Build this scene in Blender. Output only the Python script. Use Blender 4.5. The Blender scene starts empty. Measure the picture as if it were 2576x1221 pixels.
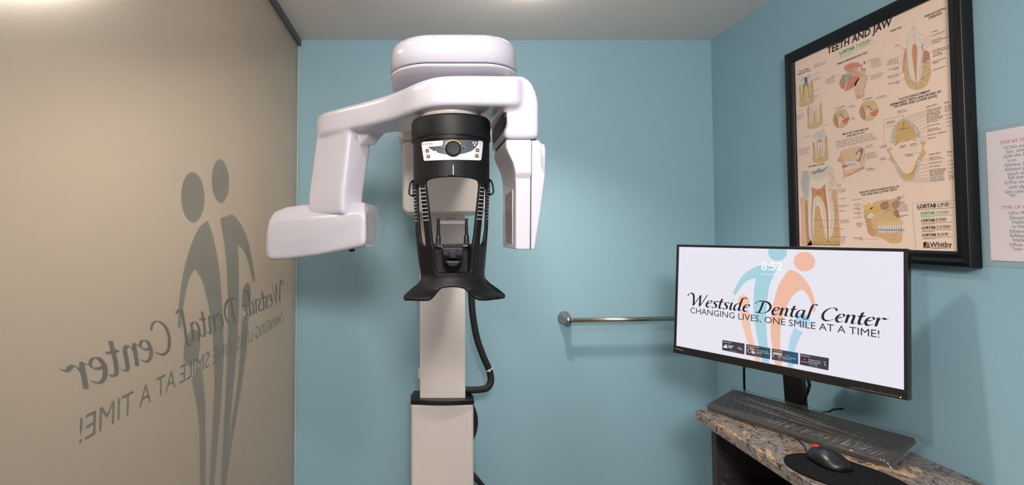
import bpy, bmesh, math, random
from mathutils import Vector, Matrix
from mathutils.geometry import delaunay_2d_cdt, tessellate_polygon

random.seed(7)
SC = bpy.context.scene
COL = SC.collection
PI = math.pi

# ------------------------------------------------------------------ camera
CZ = 1.617                                   # eye height
F, XP, YP = 1340.0, 1055.0, 539.0            # focal length and optical centre of the 2576x1221 frame
TILT = math.radians(2.14)
CT, ST = math.cos(TILT), math.sin(TILT)
cam = bpy.data.cameras.new('camera')
cam.sensor_fit = 'HORIZONTAL'
cam.sensor_width = 36.0
cam.lens = F / 2576 * 36
cam.shift_x = (1288 - XP) / 2576
cam.shift_y = (YP - 610.5) / 2576
cam.clip_start = 0.05
cam_ob = bpy.data.objects.new('camera', cam)
cam_ob.location = (0, 0, CZ)
cam_ob.rotation_euler = (PI / 2 + TILT, 0, 0)
COL.objects.link(cam_ob)
SC.camera = cam_ob

# ------------------------------------------------------------------ light and exposure
SC.view_settings.view_transform = 'Standard'
SC.view_settings.look = 'None'
SC.view_settings.exposure = 0.12
SC.view_settings.gamma = 1.0
SC.view_settings.use_curve_mapping = False
world = bpy.data.worlds.new('world')
SC.world = world
world.use_nodes = True
world.node_tree.nodes['Background'].inputs[0].default_value = (0.97, 0.96, 1.0, 1)
world.node_tree.nodes['Background'].inputs[1].default_value = 0.62


def lamp(name, kind, loc, energy, color, size=0.1, aim=None, spot=None, blend=0.6):
    l = bpy.data.lights.new(name, kind)
    l.energy = energy
    l.color = color
    if kind == 'AREA':
        l.shape = 'DISK'
        l.size = size
    else:
        l.shadow_soft_size = size
    if kind == 'SPOT':
        l.spot_size = math.radians(spot)
        l.spot_blend = blend
    o = bpy.data.objects.new(name, l)
    o.location = loc
    if aim:
        o.rotation_euler = (Vector(aim) - Vector(loc)).to_track_quat('-Z', 'Y').to_euler()
    COL.objects.link(o)
    return o


CEIL = CZ + 0.829
WARM = (1.0, 0.90, 0.82)
COOL = (1.0, 0.94, 0.91)
# recessed ceiling lamps of the room, plus one added glow fill
lamp('downlight_over_unit', 'SPOT', (0.43, 1.63, CEIL - 0.02), 48, WARM, 0.045, (0.44, 1.72, 0), 110, 0.8)
lamp('ceiling_glow_fill', 'POINT', (0.38, 1.74, CEIL - 0.045), 0.9, WARM, 0.035)  # added point light, no lamp of its own: brightens ceiling and upper wall
lamp('downlight_before_unit', 'SPOT', (0.0, 0.58, CEIL - 0.02), 32, COOL, 0.05, (0.3, 0.66, 0), 165, 0.9)
lamp('downlight_by_partition', 'SPOT', (-0.43, 1.12, CEIL - 0.02), 2.4, (1.0, 0.80, 0.62), 0.05, (-0.43, 1.12, 0), 150, 0.9)
lamp('room_light_behind_viewer', 'AREA', (0.05, -0.8, CEIL - 0.03), 64, COOL, 0.6, (0.9, 1.5, 1.5))
lamp('hallway_light', 'AREA', (-1.2, 1.4, 2.4), 12, (1.0, 0.90, 0.80), 0.5, (-1.3, 1.5, 0))


# ------------------------------------------------------------------ maths helpers
def ray(px, py):
    a, b = (px - XP) / F, -(py - YP) / F
    return Vector((a, CT - b * ST, ST + b * CT))


EYE = Vector((0, 0, CZ))


def onX(px, py, X): r = ray(px, py); return EYE + r * (X / r.x)
def onY(px, py, Y): r = ray(px, py); return EYE + r * (Y / r.y)
def onZ(px, py, z): r = ray(px, py); return EYE + r * ((z - CZ) / r.z)


def lin(c):
    return tuple(((v / 255) / 12.92 if v / 255 <= 0.04045 else ((v / 255 + 0.055) / 1.055) ** 2.4) for v in c)


# ------------------------------------------------------------------ materials
def mat(name, col, rough=0.5, metal=0.0, spec=0.5, bump=0.0, bscale=200.0, var=0.0, vscale=6.0, emit=None, estr=0.0, coat=0.0):
    m = bpy.data.materials.new(name)
    m.use_nodes = True
    nt = m.node_tree
    p = nt.nodes['Principled BSDF']
    c = (*lin(col), 1)
    p.inputs['Base Color'].default_value = c
    p.inputs['Roughness'].default_value = rough
    p.inputs['Metallic'].default_value = metal
    p.inputs['Specular IOR Level'].default_value = spec
    p.inputs['Coat Weight'].default_value = coat
    if emit:
        p.inputs['Emission Color'].default_value = (*lin(emit), 1)
        p.inputs['Emission Strength'].default_value = estr
    tc = nt.nodes.new('ShaderNodeTexCoord')
    if var:
        n = nt.nodes.new('ShaderNodeTexNoise')
        n.inputs['Scale'].default_value = vscale
        n.inputs['Detail'].default_value = 4
        nt.links.new(tc.outputs['Object'], n.inputs['Vector'])
        mx = nt.nodes.new('ShaderNodeMixRGB')
        mx.inputs[1].default_value = tuple(v * (1 - var) for v in c[:3]) + (1,)
        mx.inputs[2].default_value = tuple(min(1, v * (1 + var)) for v in c[:3]) + (1,)
        nt.links.new(n.outputs['Fac'], mx.inputs[0])
        nt.links.new(mx.outputs[0], p.inputs['Base Color'])
    if bump:
        n = nt.nodes.new('ShaderNodeTexNoise')
        n.inputs['Scale'].default_value = bscale
        n.inputs['Detail'].default_value = 2
        nt.links.new(tc.outputs['Object'], n.inputs['Vector'])
        b = nt.nodes.new('ShaderNodeBump')
        b.inputs['Strength'].default_value = bump
        b.inputs['Distance'].default_value = 0.002
        nt.links.new(n.outputs['Fac'], b.inputs['Height'])
        nt.links.new(b.outputs[0], p.inputs['Normal'])
    return m


def ink_mat(name, rough=0.55, emission=0.0, coat=0.0):
    m = bpy.data.materials.new(name)
    m.use_nodes = True
    nt = m.node_tree
    p = nt.nodes['Principled BSDF']
    a = nt.nodes.new('ShaderNodeAttribute')
    a.attribute_name = 'ink'
    p.inputs['Roughness'].default_value = rough
    p.inputs['Coat Weight'].default_value = coat
    if emission:
        p.inputs['Base Color'].default_value = (0.01, 0.01, 0.01, 1)
        nt.links.new(a.outputs['Color'], p.inputs['Emission Color'])
        p.inputs['Emission Strength'].default_value = emission
    else:
        nt.links.new(a.outputs['Color'], p.inputs['Base Color'])
    return m


def clear_mat(name, tint, gloss=0.25, rough=0.12, bump=0.0, bscale=(60, 60, 60), alpha=0.0):
    m = bpy.data.materials.new(name)
    m.use_nodes = True
    nt = m.node_tree
    out = nt.nodes['Material Output']
    p = nt.nodes['Principled BSDF']
    p.inputs['Base Color'].default_value = (*tint, 1)
    p.inputs['Roughness'].default_value = rough
    tr = nt.nodes.new('ShaderNodeBsdfTransparent')
    fr = nt.nodes.new('ShaderNodeLayerWeight')
    fr.inputs['Blend'].default_value = 0.12
    add = nt.nodes.new('ShaderNodeMath')
    add.operation = 'MULTIPLY_ADD'
    add.inputs[1].default_value = 0.7
    add.inputs[2].default_value = gloss
    mx = nt.nodes.new('ShaderNodeMixShader')
    nt.links.new(fr.outputs[0], add.inputs[0])
    nt.links.new(add.outputs[0], mx.inputs[0])
    nt.links.new(tr.outputs[0], mx.inputs[1])
    nt.links.new(p.outputs[0], mx.inputs[2])
    nt.links.new(mx.outputs[0], out.inputs[0])
    if bump:
        tc = nt.nodes.new('ShaderNodeTexCoord')
        mp = nt.nodes.new('ShaderNodeMapping')
        mp.inputs['Scale'].default_value = bscale
        n = nt.nodes.new('ShaderNodeTexNoise')
        n.inputs['Scale'].default_value = 1
        n.inputs['Detail'].default_value = 3
        b = nt.nodes.new('ShaderNodeBump')
        b.inputs['Strength'].default_value = bump
        b.inputs['Distance'].default_value = 0.006
        nt.links.new(tc.outputs['UV'], mp.inputs[0])
        nt.links.new(mp.outputs[0], n.inputs['Vector'])
        nt.links.new(n.outputs['Fac'], b.inputs['Height'])
        nt.links.new(b.outputs[0], p.inputs['Normal'])
        nt.links.new(b.outputs[0], fr.inputs['Normal'])
    return m


M = {}
M['blue'] = mat('blue_wall_paint', (141, 177, 190), 0.55, bump=0.12, bscale=260, var=0.03, vscale=2)
M['ceiling'] = mat('ceiling_paint', (232, 226, 221), 0.85, bump=0.1, bscale=220)
M['floor'] = mat('floor_vinyl', (150, 135, 120), 0.5, var=0.15, vscale=9)
M['hall'] = mat('hallway_paint', (222, 206, 188), 0.9)
M['white'] = mat('glossy_white_plastic', (200, 197, 206), 0.22, coat=0.25)
M['cream'] = mat('cream_enamel', (212, 202, 196), 0.38)
M['black'] = mat('textured_black_plastic', (15, 14, 16), 0.5, spec=0.3, bump=0.14, bscale=1300)
M['black2'] = mat('smooth_black_plastic', (12, 12, 14), 0.34, spec=0.4)
M['blackmatte'] = mat('matte_black', (16, 15, 16), 0.6)
M['seam'] = mat('dark_seam', (40, 38, 40), 0.7)
M['mark'] = mat('white_print', (225, 225, 228), 0.5)
M['braid'] = mat('braided_black_sleeve', (17, 16, 17), 0.5, bump=1.0, bscale=450)
M['tie'] = mat('white_nylon', (225, 205, 195), 0.5)
M['steel'] = mat('brushed_nickel', (176, 166, 156), 0.28, metal=1.0)
M['pane'] = mat('grey_window_pane', (150, 140, 134), 0.35, metal=0.3)
M['lead'] = mat('dark_channel', (92, 92, 92), 0.45, metal=0.4)
M['edge'] = mat('polished_edge', (212, 206, 190), 0.3)
M['frame'] = mat('black_lacquer_frame', (11, 10, 14), 0.38, spec=0.35)
M['ink'] = ink_mat('poster_ink', 0.6)
M['paper'] = ink_mat('paper_ink', 0.6)
M['panel'] = ink_mat('panel_ink', 0.4)
M['screen'] = ink_mat('lit_screen', 0.25, 0.86)
M['bezel'] = mat('monitor_black', (24, 23, 24), 0.35)
M['wood'] = mat('dark_laminate', (52, 45, 46), 0.5, var=0.3, vscale=30)
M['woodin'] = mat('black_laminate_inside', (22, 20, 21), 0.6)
M['pin'] = mat('shelf_hole', (110, 104, 100), 0.4, metal=0.6)
M['key'] = mat('keycap_black', (34, 36, 36), 0.45)
M['kb'] = mat('keyboard_black', (22, 22, 23), 0.5)
M['legend'] = mat('key_legend', (120, 124, 124), 0.5)
M['pad'] = mat('mouse_pad_fabric', (11, 10, 12), 0.9, spec=0.2, bump=0.5, bscale=900)
M['mouse'] = mat('mouse_satin_black', (22, 20, 22), 0.36)
M['red'] = mat('red_rubber', (215, 40, 30), 0.5)
M['led'] = mat('yellow_led', (240, 224, 150), 0.4, emit=(255, 220, 110), estr=0.6)
M['film'] = clear_mat('clear_film', (0.62, 0.57, 0.54), 0.13, 0.085, 0.3, (30, 30, 1))
M['film'].node_tree.nodes['Principled BSDF'].inputs['Metallic'].default_value = 0.55
M['clear'] = clear_mat('clear_plastic', (0.85, 0.85, 0.87), 0.07, 0.1)
M['lam'] = clear_mat('laminate_film', (0.75, 0.80, 0.82), 0.10, 0.3)
M['vinylfig'] = mat('grey_vinyl', (88, 92, 88), 0.7)
M['vinyltext'] = mat('charcoal_vinyl', (36, 38, 40), 0.7)


def glass_mat():
    m = bpy.data.materials.new('frosted_glass')
    m.use_nodes = True
    nt = m.node_tree
    out = nt.nodes['Material Output']
    g = nt.nodes['Principled BSDF']
    g.inputs['Base Color'].default_value = (0.97, 0.96, 0.90, 1)
    g.inputs['Roughness'].default_value = 0.38
    g.inputs['IOR'].default_value = 1.10
    g.inputs['Transmission Weight'].default_value = 1.0
    d = nt.nodes.new('ShaderNodeBsdfPrincipled')
    d.inputs['Base Color'].default_value = (*lin((182, 174, 163)), 1)
    d.inputs['Roughness'].default_value = 0.5
    d.inputs['Specular IOR Level'].default_value = 0.25
    mx = nt.nodes.new('ShaderNodeMixShader')
    mx.inputs[0].default_value = 0.74
    nt.links.new(d.outputs[0], mx.inputs[1])
    nt.links.new(g.outputs[0], mx.inputs[2])
    nt.links.new(mx.outputs[0], out.inputs[0])
    return m


M['glass'] = glass_mat()
nt = M['vinylfig'].node_tree                            # thin vinyl lets some hallway light through
tl = nt.nodes.new('ShaderNodeBsdfTranslucent')
tl.inputs[0].default_value = (0.13, 0.14, 0.13, 1)
mxv = nt.nodes.new('ShaderNodeAddShader')
nt.links.new(nt.nodes['Principled BSDF'].outputs[0], mxv.inputs[0])
nt.links.new(tl.outputs[0], mxv.inputs[1])
nt.links.new(mxv.outputs[0], nt.nodes['Material Output'].inputs[0])


def granite():
    m = bpy.data.materials.new('brown_granite')
    m.use_nodes = True
    nt = m.node_tree
    p = nt.nodes['Principled BSDF']
    p.inputs['Roughness'].default_value = 0.22
    tc = nt.nodes.new('ShaderNodeTexCoord')
    mp = nt.nodes.new('ShaderNodeMapping')
    mp.inputs['Rotation'].default_value = (0.3, 0.2, 0.5)
    mp.inputs['Scale'].default_value = (1.0, 0.55, 1.0)
    nt.links.new(tc.outputs['Object'], mp.inputs[0])

    def noise(scale, detail, dist=0.0, rough=0.6):
        n = nt.nodes.new('ShaderNodeTexNoise')
        n.inputs['Scale'].default_value = scale
        n.inputs['Detail'].default_value = detail
        n.inputs['Roughness'].default_value = rough
        n.inputs['Distortion'].default_value = dist
        nt.links.new(mp.outputs[0], n.inputs['Vector'])
        return n

    def ramp(src, stops):
        r = nt.nodes.new('ShaderNodeValToRGB')
        e = r.color_ramp.elements
        while len(e) < len(stops):
            e.new(0.5)
        for k, (pos, c) in enumerate(stops):
            e[k].position = pos
            e[k].color = (*lin(c), 1) if len(c) == 3 else c
        nt.links.new(src.outputs['Fac'], r.inputs[0])
        return r
    base = ramp(noise(10, 9, 1.8, 0.72), [(0.30, (64, 46, 36)), (0.38, (128, 100, 82)), (0.46, (162, 152, 146)), (0.53, (128, 122, 122)), (0.58, (214, 178, 142)), (0.75, (236, 202, 162))])
    dark = ramp(noise(38, 8, 2.5, 0.75), [(0.0, (0, 0, 0)), (0.41, (0, 0, 0)), (0.47, (255, 255, 255)), (1.0, (255, 255, 255))])
    grain = ramp(noise(420, 2, 0, 0.6), [(0.32, (70, 66, 66)), (0.5, (205, 200, 196)), (0.7, (255, 250, 244))])
    m1 = nt.nodes.new('ShaderNodeMixRGB')
    m1.inputs[1].default_value = (*lin((58, 42, 34)), 1)
    nt.links.new(dark.outputs[0], m1.inputs[0])
    nt.links.new(base.outputs[0], m1.inputs[2])
    m2 = nt.nodes.new('ShaderNodeMixRGB')
    m2.blend_type = 'MULTIPLY'
    m2.inputs[0].default_value = 0.75
    nt.links.new(m1.outputs[0], m2.inputs[1])
    nt.links.new(grain.outputs[0], m2.inputs[2])
    nt.links.new(m2.outputs[0], p.inputs['Base Color'])
    return m


M['granite'] = granite()


# ------------------------------------------------------------------ object helpers
def wloc(o):
    v = Vector((0, 0, 0))
    while o is not None:
        v += o.location
        o = o.parent
    return v


def tag(o, label=None, cat=None, group=None, kind=None):
    if label: o['label'] = label
    if cat: o['category'] = cat
    if group: o['group'] = group
    if kind: o['kind'] = kind
    return o


def thing(name, loc, label, cat, group=None):
    o = bpy.data.objects.new(name, None)
    o.empty_display_size = 0.05
    o.location = loc
    COL.objects.link(o)
    return tag(o, label, cat, group)


def obj(name, bm, m, parent=None, smooth=False, bevel=0.0, segs=3, angle=35, recalc=True, label=None):
    if recalc:
        bmesh.ops.recalc_face_normals(bm, faces=bm.faces)
    me = bpy.data.meshes.new(name)
    o = bpy.data.objects.new(name, me)
    if parent is None:
        xs = [v.co for v in bm.verts]
        base = Vector(((min(c.x for c in xs) + max(c.x for c in xs)) / 2, (min(c.y for c in xs) + max(c.y for c in xs)) / 2, min(c.z for c in xs)))
        o.location = base
    else:
        o.parent = parent
        base = wloc(parent)
    bmesh.ops.translate(bm, verts=bm.verts, vec=-base)
    bm.to_mesh(me)
    bm.free()
    me.materials.append(m)
    COL.objects.link(o)
    if bevel:
        b = o.modifiers.new('edge', 'BEVEL')
        b.width = bevel
        b.segments = segs
        b.limit_method = 'ANGLE'
        b.angle_limit = math.radians(angle)
        b.harden_normals = False
        smooth = True
    if smooth:
        for p in me.polygons:
            p.use_smooth = True
        if bevel:
            w = o.modifiers.new('shade', 'WEIGHTED_NORMAL')
            w.keep_sharp = True
    if label: o['label'] = label
    return o


def box(bm, x0, x1, y0, y1, z0, z1):
    vs = [bm.verts.new((x, y, z)) for z in (z0, z1) for y in (y0, y1) for x in (x0, x1)]
    for f in ((0, 2, 3, 1), (4, 5, 7, 6), (0, 1, 5, 4), (2, 6, 7, 3), (0, 4, 6, 2), (1, 3, 7, 5)):
        bm.faces.new([vs[i] for i in f])


def boxb(*a):
    bm = bmesh.new()
    box(bm, *a)
    return bm


def loft(bm, rings, cap=True):
    """rings: lists of equal length of points"""
    vr = [[bm.verts.new(p) for p in r] for r in rings]
    n = len(vr[0])
    for a, b in zip(vr, vr[1:]):
        for i in range(n):
            bm.faces.new((a[i], a[(i + 1) % n], b[(i + 1) % n], b[i]))
    if cap:
        bm.faces.new(vr[0])
        bm.faces.new(vr[-1])
    return bm


def prism(pts, vec):
    bm = bmesh.new()
    vec = Vector(vec)
    return loft(bm, [[Vector(p) for p in pts], [Vector(p) + vec for p in pts]])


def catmull(pts, n=8, closed=False):
    P = [Vector(p) for p in pts]
    out = []
    m = len(P)
    for i in range(m if closed else m - 1):
        if closed:
            a, b, c, d = P[(i - 1) % m], P[i], P[(i + 1) % m], P[(i + 2) % m]
        else:
            a, b, c, d = P[max(i - 1, 0)], P[i], P[i + 1], P[min(i + 2, m - 1)]
        for k in range(n):
            t = k / n
            out.append(0.5 * ((2 * b) + (c - a) * t + (2 * a - 5 * b + 4 * c - d) * t * t + (3 * b - a - 3 * c + d) * t ** 3))
    if not closed:
        out.append(P[-1])
    return out


def tube(bm, path, r, seg=10, closed=False):
    P = [Vector(p) for p in path]
    n = len(P)
    rings = []
    up = Vector((0.13, 0.21, 0.97)).normalized()
    prev = None
    for i in range(n):
        if closed:
            t = (P[(i + 1) % n] - P[i - 1]).normalized()
        else:
            t = (P[min(i + 1, n - 1)] - P[max(i - 1, 0)]).normalized()
        if prev is None:
            u = t.cross(up)
            if u.length < 1e-3:
                u = t.cross(Vector((1, 0, 0)))
            u.normalize()
        else:
            u = (prev - t * prev.dot(t)).normalized()
        prev = u
        v = t.cross(u)
        rr = r(i / (n - 1)) if callable(r) else r
        rings.append([bm.verts.new(P[i] + (u * math.cos(2 * PI * k / seg) + v * math.sin(2 * PI * k / seg)) * rr) for k in range(seg)])
    for i in range(n if closed else n - 1):
        a, b = rings[i], rings[(i + 1) % n]
        for k in range(seg):
            bm.faces.new((a[k], a[(k + 1) % seg], b[(k + 1) % seg], b[k]))
    if not closed:
        bm.faces.new(rings[0][::-1])
        bm.faces.new(rings[-1])
    return bm


def lathe(bm, origin, axis, prof, seg=32, ref=None):
    """prof: (radius, height along axis)"""
    ax = Vector(axis).normalized()
    u = ax.cross(Vector(ref) if ref else (Vector((0, 0, 1)) if abs(ax.z) < 0.9 else Vector((1, 0, 0)))).normalized()
    v = ax.cross(u)
    o = Vector(origin)
    rings = []
    for r, h in prof:
        rings.append([o + ax * h + (u * math.cos(2 * PI * k / seg) + v * math.sin(2 * PI * k / seg)) * max(r, 1e-5) for k in range(seg)])
    return loft(bm, rings)


def rrect(x0, x1, y0, y1, r, n=8):
    pts = []
    for cx, cy, a0 in ((x1 - r, y1 - r, 0), (x0 + r, y1 - r, 90), (x0 + r, y0 + r, 180), (x1 - r, y0 + r, 270)):
        for k in range(n + 1):
            a = math.radians(a0 + 90 * k / n)
            pts.append((cx + r * math.cos(a), cy + r * math.sin(a)))
    return pts


def inside(p, poly):
    x, y = p
    c = False
    j = len(poly) - 1
    for i in range(len(poly)):
        xi, yi = poly[i]
        xj, yj = poly[j]
        if (yi > y) != (yj > y) and x < (xj - xi) * (y - yi) / (yj - yi) + xi:
            c = not c
        j = i
    return c


def sheet2d(outer, holes=(), step=4.0):
    """triangulate a 2D outline with holes, with interior points, -> verts, tris"""
    loops = [outer] + list(holes)
    vs, es = [], []
    for lp in loops:
        dense = []
        for i in range(len(lp)):
            a, b = Vector(lp[i][:2]), Vector(lp[(i + 1) % len(lp)][:2])
            k = max(1, int((b - a).length / step))
            for q in range(k):
                dense.append(a.lerp(b, q / k))
        s = len(vs)
        vs += dense
        es += [(s + i, s + (i + 1) % len(dense)) for i in range(len(dense))]
    x0, x1 = min(p[0] for p in outer), max(p[0] for p in outer)
    y0, y1 = min(p[1] for p in outer), max(p[1] for p in outer)
    bnd = list(vs)
    y = y0 + step / 2
    row = 0
    while y < y1:
        x = x0 + step / 2 + (step / 2 if row % 2 else 0)
        while x < x1:
            if inside((x, y), outer) and not any(inside((x, y), h) for h in holes):
                q = Vector((x, y))
                if all(abs(b.x - x) > step * 0.45 or abs(b.y - y) > step * 0.45 for b in bnd):
                    vs.append(q)
            x += step
        y += step * 0.87
        row += 1
    V, E, Fc, *_ = delaunay_2d_cdt([Vector(v[:2]) for v in vs], es, [], 0, 1e-4)
    out = []
    for f in Fc:
        c = (sum(V[i].x for i in f) / len(f), sum(V[i].y for i in f) / len(f))
        if inside(c, outer) and not any(inside(c, h) for h in holes):
            out.append(f)
    return V, out


def clip_rect(poly, x0, x1, y0, y1):
    def cut(P, ins, itp):
        out = []
        for i in range(len(P)):
            a, b = P[i - 1], P[i]
            if ins(b):
                if not ins(a): out.append(itp(a, b))
                out.append(b)
            elif ins(a):
                out.append(itp(a, b))
        return out
    fx = lambda X: (lambda a, b: (X, a[1] + (b[1] - a[1]) * (X - a[0]) / (b[0] - a[0])))
    fy = lambda Y: (lambda a, b: (a[0] + (b[0] - a[0]) * (Y - a[1]) / (b[1] - a[1]), Y))
    P = [tuple(p[:2]) for p in poly]
    for ins, itp in ((lambda p: p[0] >= x0, fx(x0)), (lambda p: p[0] <= x1, fx(x1)), (lambda p: p[1] >= y0, fy(y0)), (lambda p: p[1] <= y1, fy(y1))):
        if P: P = cut(P, ins, itp)
    return P


_tc = {}


def text_mesh(s, bold=0.0, res=2):
    k = (s, bold, res)
    if k in _tc:
        return _tc[k]
    c = bpy.data.curves.new('lettering', 'FONT')
    c.body = s
    c.size = 1.0
    c.offset = bold
    c.resolution_u = res
    o = bpy.data.objects.new('lettering', c)
    COL.objects.link(o)
    bpy.context.view_layer.update()
    ev = o.evaluated_get(bpy.context.evaluated_depsgraph_get())
    me = ev.to_mesh()
    r = ([tuple(v.co[:2]) for v in me.vertices], [tuple(p.vertices) for p in me.polygons])
    ev.to_mesh_clear()
    bpy.data.objects.remove(o)
    bpy.data.curves.remove(c)
    _tc[k] = r
    return r


class Canvas:
    """flat print: (u, v) -> world through pos(u, v, layer)"""

    def __init__(self, pos):
        self.pos = pos
        self.v, self.f, self.c = [], [], []

    def add(self, pts, faces, col, layer):
        s = len(self.v)
        self.v += [self.pos(p[0], p[1], layer) for p in pts]
        self.f += [tuple(s + i for i in f) for f in faces]
        self.c += [(*lin(col), 1)] * len(pts)

    def poly(self, pts, col, layer=1):
        pts = [(p[0], p[1]) for p in pts]
        if len(pts) < 3:
            return
        tr = tessellate_polygon([[Vector((p[0], p[1], 0)) for p in pts]])
        self.add(pts, tr, col, layer)

    def blob(self, pts, col, layer=1, n=5):
        self.poly(catmull([(p[0], p[1]) for p in pts], n, True), col, layer)

    def line(self, pts, w, col, layer=7, smooth=False, taper=False):
        P = [Vector((p[0], p[1])) for p in pts]
        if smooth:
            P = catmull(P, 6)
        L, R = [], []
        for i in range(len(P)):
            t = P[min(i + 1, len(P) - 1)] - P[max(i - 1, 0)]
            if t.length < 1e-9:
                t = Vector((1, 0))
            t.normalize()
            ww = w / 2 * ((1 - i / len(P)) if taper else 1)
            L.append(P[i] + Vector((-t.y, t.x)) * ww)
            R.append(P[i] - Vector((-t.y, t.x)) * ww)
        m = len(P)
        self.add(L + R, [(i, i + 1, m + i + 1, m + i) for i in range(m - 1)], col, layer)

    def disc(self, c, rx, ry, col, layer=1, n=28, rot=0):
        cr, sr = math.cos(rot), math.sin(rot)
        self.poly([(c[0] + rx * math.cos(a) * cr - ry * math.sin(a) * sr, c[1] + rx * math.cos(a) * sr + ry * math.sin(a) * cr) for a in [2 * PI * k / n for k in range(n)]], col, layer)

    def text(self, s, p0, p1, col, layer=8, bold=0.0, shear=0.0, vs=1.0, res=2, flip=1):
        V, Fc = text_mesh(s, bold, res)
        x0, x1 = min(v[0] for v in V), max(v[0] for v in V)
        p0, p1 = Vector(p0[:2]), Vector(p1[:2])
        d = p1 - p0
        k = d.length / (x1 - x0)
        e = d.normalized()
        n = Vector((-e.y, e.x)) * flip
        kv = k * vs
        self.add([p0 + e * ((x - x0) * k + y * shear * kv) + n * (y * kv) for x, y in V], Fc, col, layer)

    def build(self, name, m, parent=None, label=None):
        me = bpy.data.meshes.new(name)
        o = bpy.data.objects.new(name, me)
        base = wloc(parent) if parent else Vector((0, 0, 0))
        o.parent = parent
        me.from_pydata([tuple(Vector(p) - base) for p in self.v], [], self.f)
        a = me.color_attributes.new('ink', 'FLOAT_COLOR', 'POINT')
        for i, c in enumerate(self.c):
            a.data[i].color = c
        me.materials.append(m)
        COL.objects.link(o)
        if label: o['label'] = label
        return o


def Zm(ox, oy, s, f):
    return lambda x, y: f(ox + x / s, oy + y / s)


# ------------------------------------------------------------------ the room
XL, XR, YB = -0.517, 1.247, 2.25
Y0 = -1.6


def structure(name, bm, m, label):
    return tag(obj(name, bm, m), label, 'room', None, 'structure')


structure('floor', boxb(-2.0, XR + 0.1, Y0, YB + 0.1, -0.1, 0), M['floor'], 'floor of the imaging room').__setitem__('category', 'floor')
structure('ceiling', boxb(-2.0, XR + 0.1, Y0, YB + 0.1, CEIL, CEIL + 0.1), M['ceiling'], 'pale grey ceiling over the imaging room').__setitem__('category', 'ceiling')
structure('wall_back', boxb(XL - 0.02, XR + 0.1, YB, YB + 0.1, 0, CEIL), M['blue'], 'light blue painted wall behind the imaging unit').__setitem__('category', 'wall')
structure('wall_right', boxb(XR, XR + 0.1, Y0, YB, 0, CEIL), M['blue'], 'light blue painted wall behind the monitor and poster').__setitem__('category', 'wall')
structure('wall_hallway', boxb(-2.0, -1.9, Y0, YB + 0.1, 0, CEIL), M['hall'], 'warm cream hallway wall seen blurred through the frosted glass').__setitem__('category', 'wall')
structure('wall_hallway_end', boxb(-1.9, XL - 0.02, YB, YB + 0.1, 0, CEIL), M['hall'], 'end of the hallway outside the frosted glass').__setitem__('category', 'wall')
# frosted glass partition on the left with a channel along the ceiling and an edge trim
GT = 0.005
structure('wall_left', boxb(XL - GT, XL, Y0, YB - 0.003, 0.01, CEIL - 0.028), M['glass'], 'tall frosted glass partition carrying the practice logo').__setitem__('category', 'glass partition')
structure('trim_1', boxb(XL - GT - 0.006, XL + 0.012, Y0, YB, CEIL - 0.026, CEIL), M['lead'], 'dark grey metal channel between frosted glass and ceiling').__setitem__('category', 'trim')
structure('trim_2', boxb(XL - 0.001, XL + 0.0025, YB - 0.0065, YB, 0, CEIL - 0.03), M['edge'], 'thin pale sealant strip where frosted glass meets blue wall').__setitem__('category', 'trim')

# ------------------------------------------------------------------ logo shapes, in the monitor's own plane
# monitor pose
MK = 1.08
yaw, tlt = -1.0308, 0.0783
MO = EYE + Vector((0.9135, 1.387, -0.1865)) * MK
MN0 = Vector((math.sin(yaw), -math.cos(yaw), 0))
EX = Vector((math.cos(yaw), math.sin(yaw), 0))
UPV = (Vector((0, 0, 1)) * math.cos(tlt) - MN0 * math.sin(tlt)).normalized()
MN = EX.cross(UPV)                                    # towards the viewer
SW, SH = 0.527 * MK, 0.296 * MK


def scr(px, py):
    r = ray(px, py)
    t = (MO - EYE).dot(MN) / r.dot(MN)
    q = EYE + r * t - MO
    return (q.dot(EX), q.dot(UPV))


zs = Zm(1680, 600, 2.908, scr)
zc8 = Zm(1800, 840, 8.587, scr)


def S(z, pts): return [z(*p) for p in pts]


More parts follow.
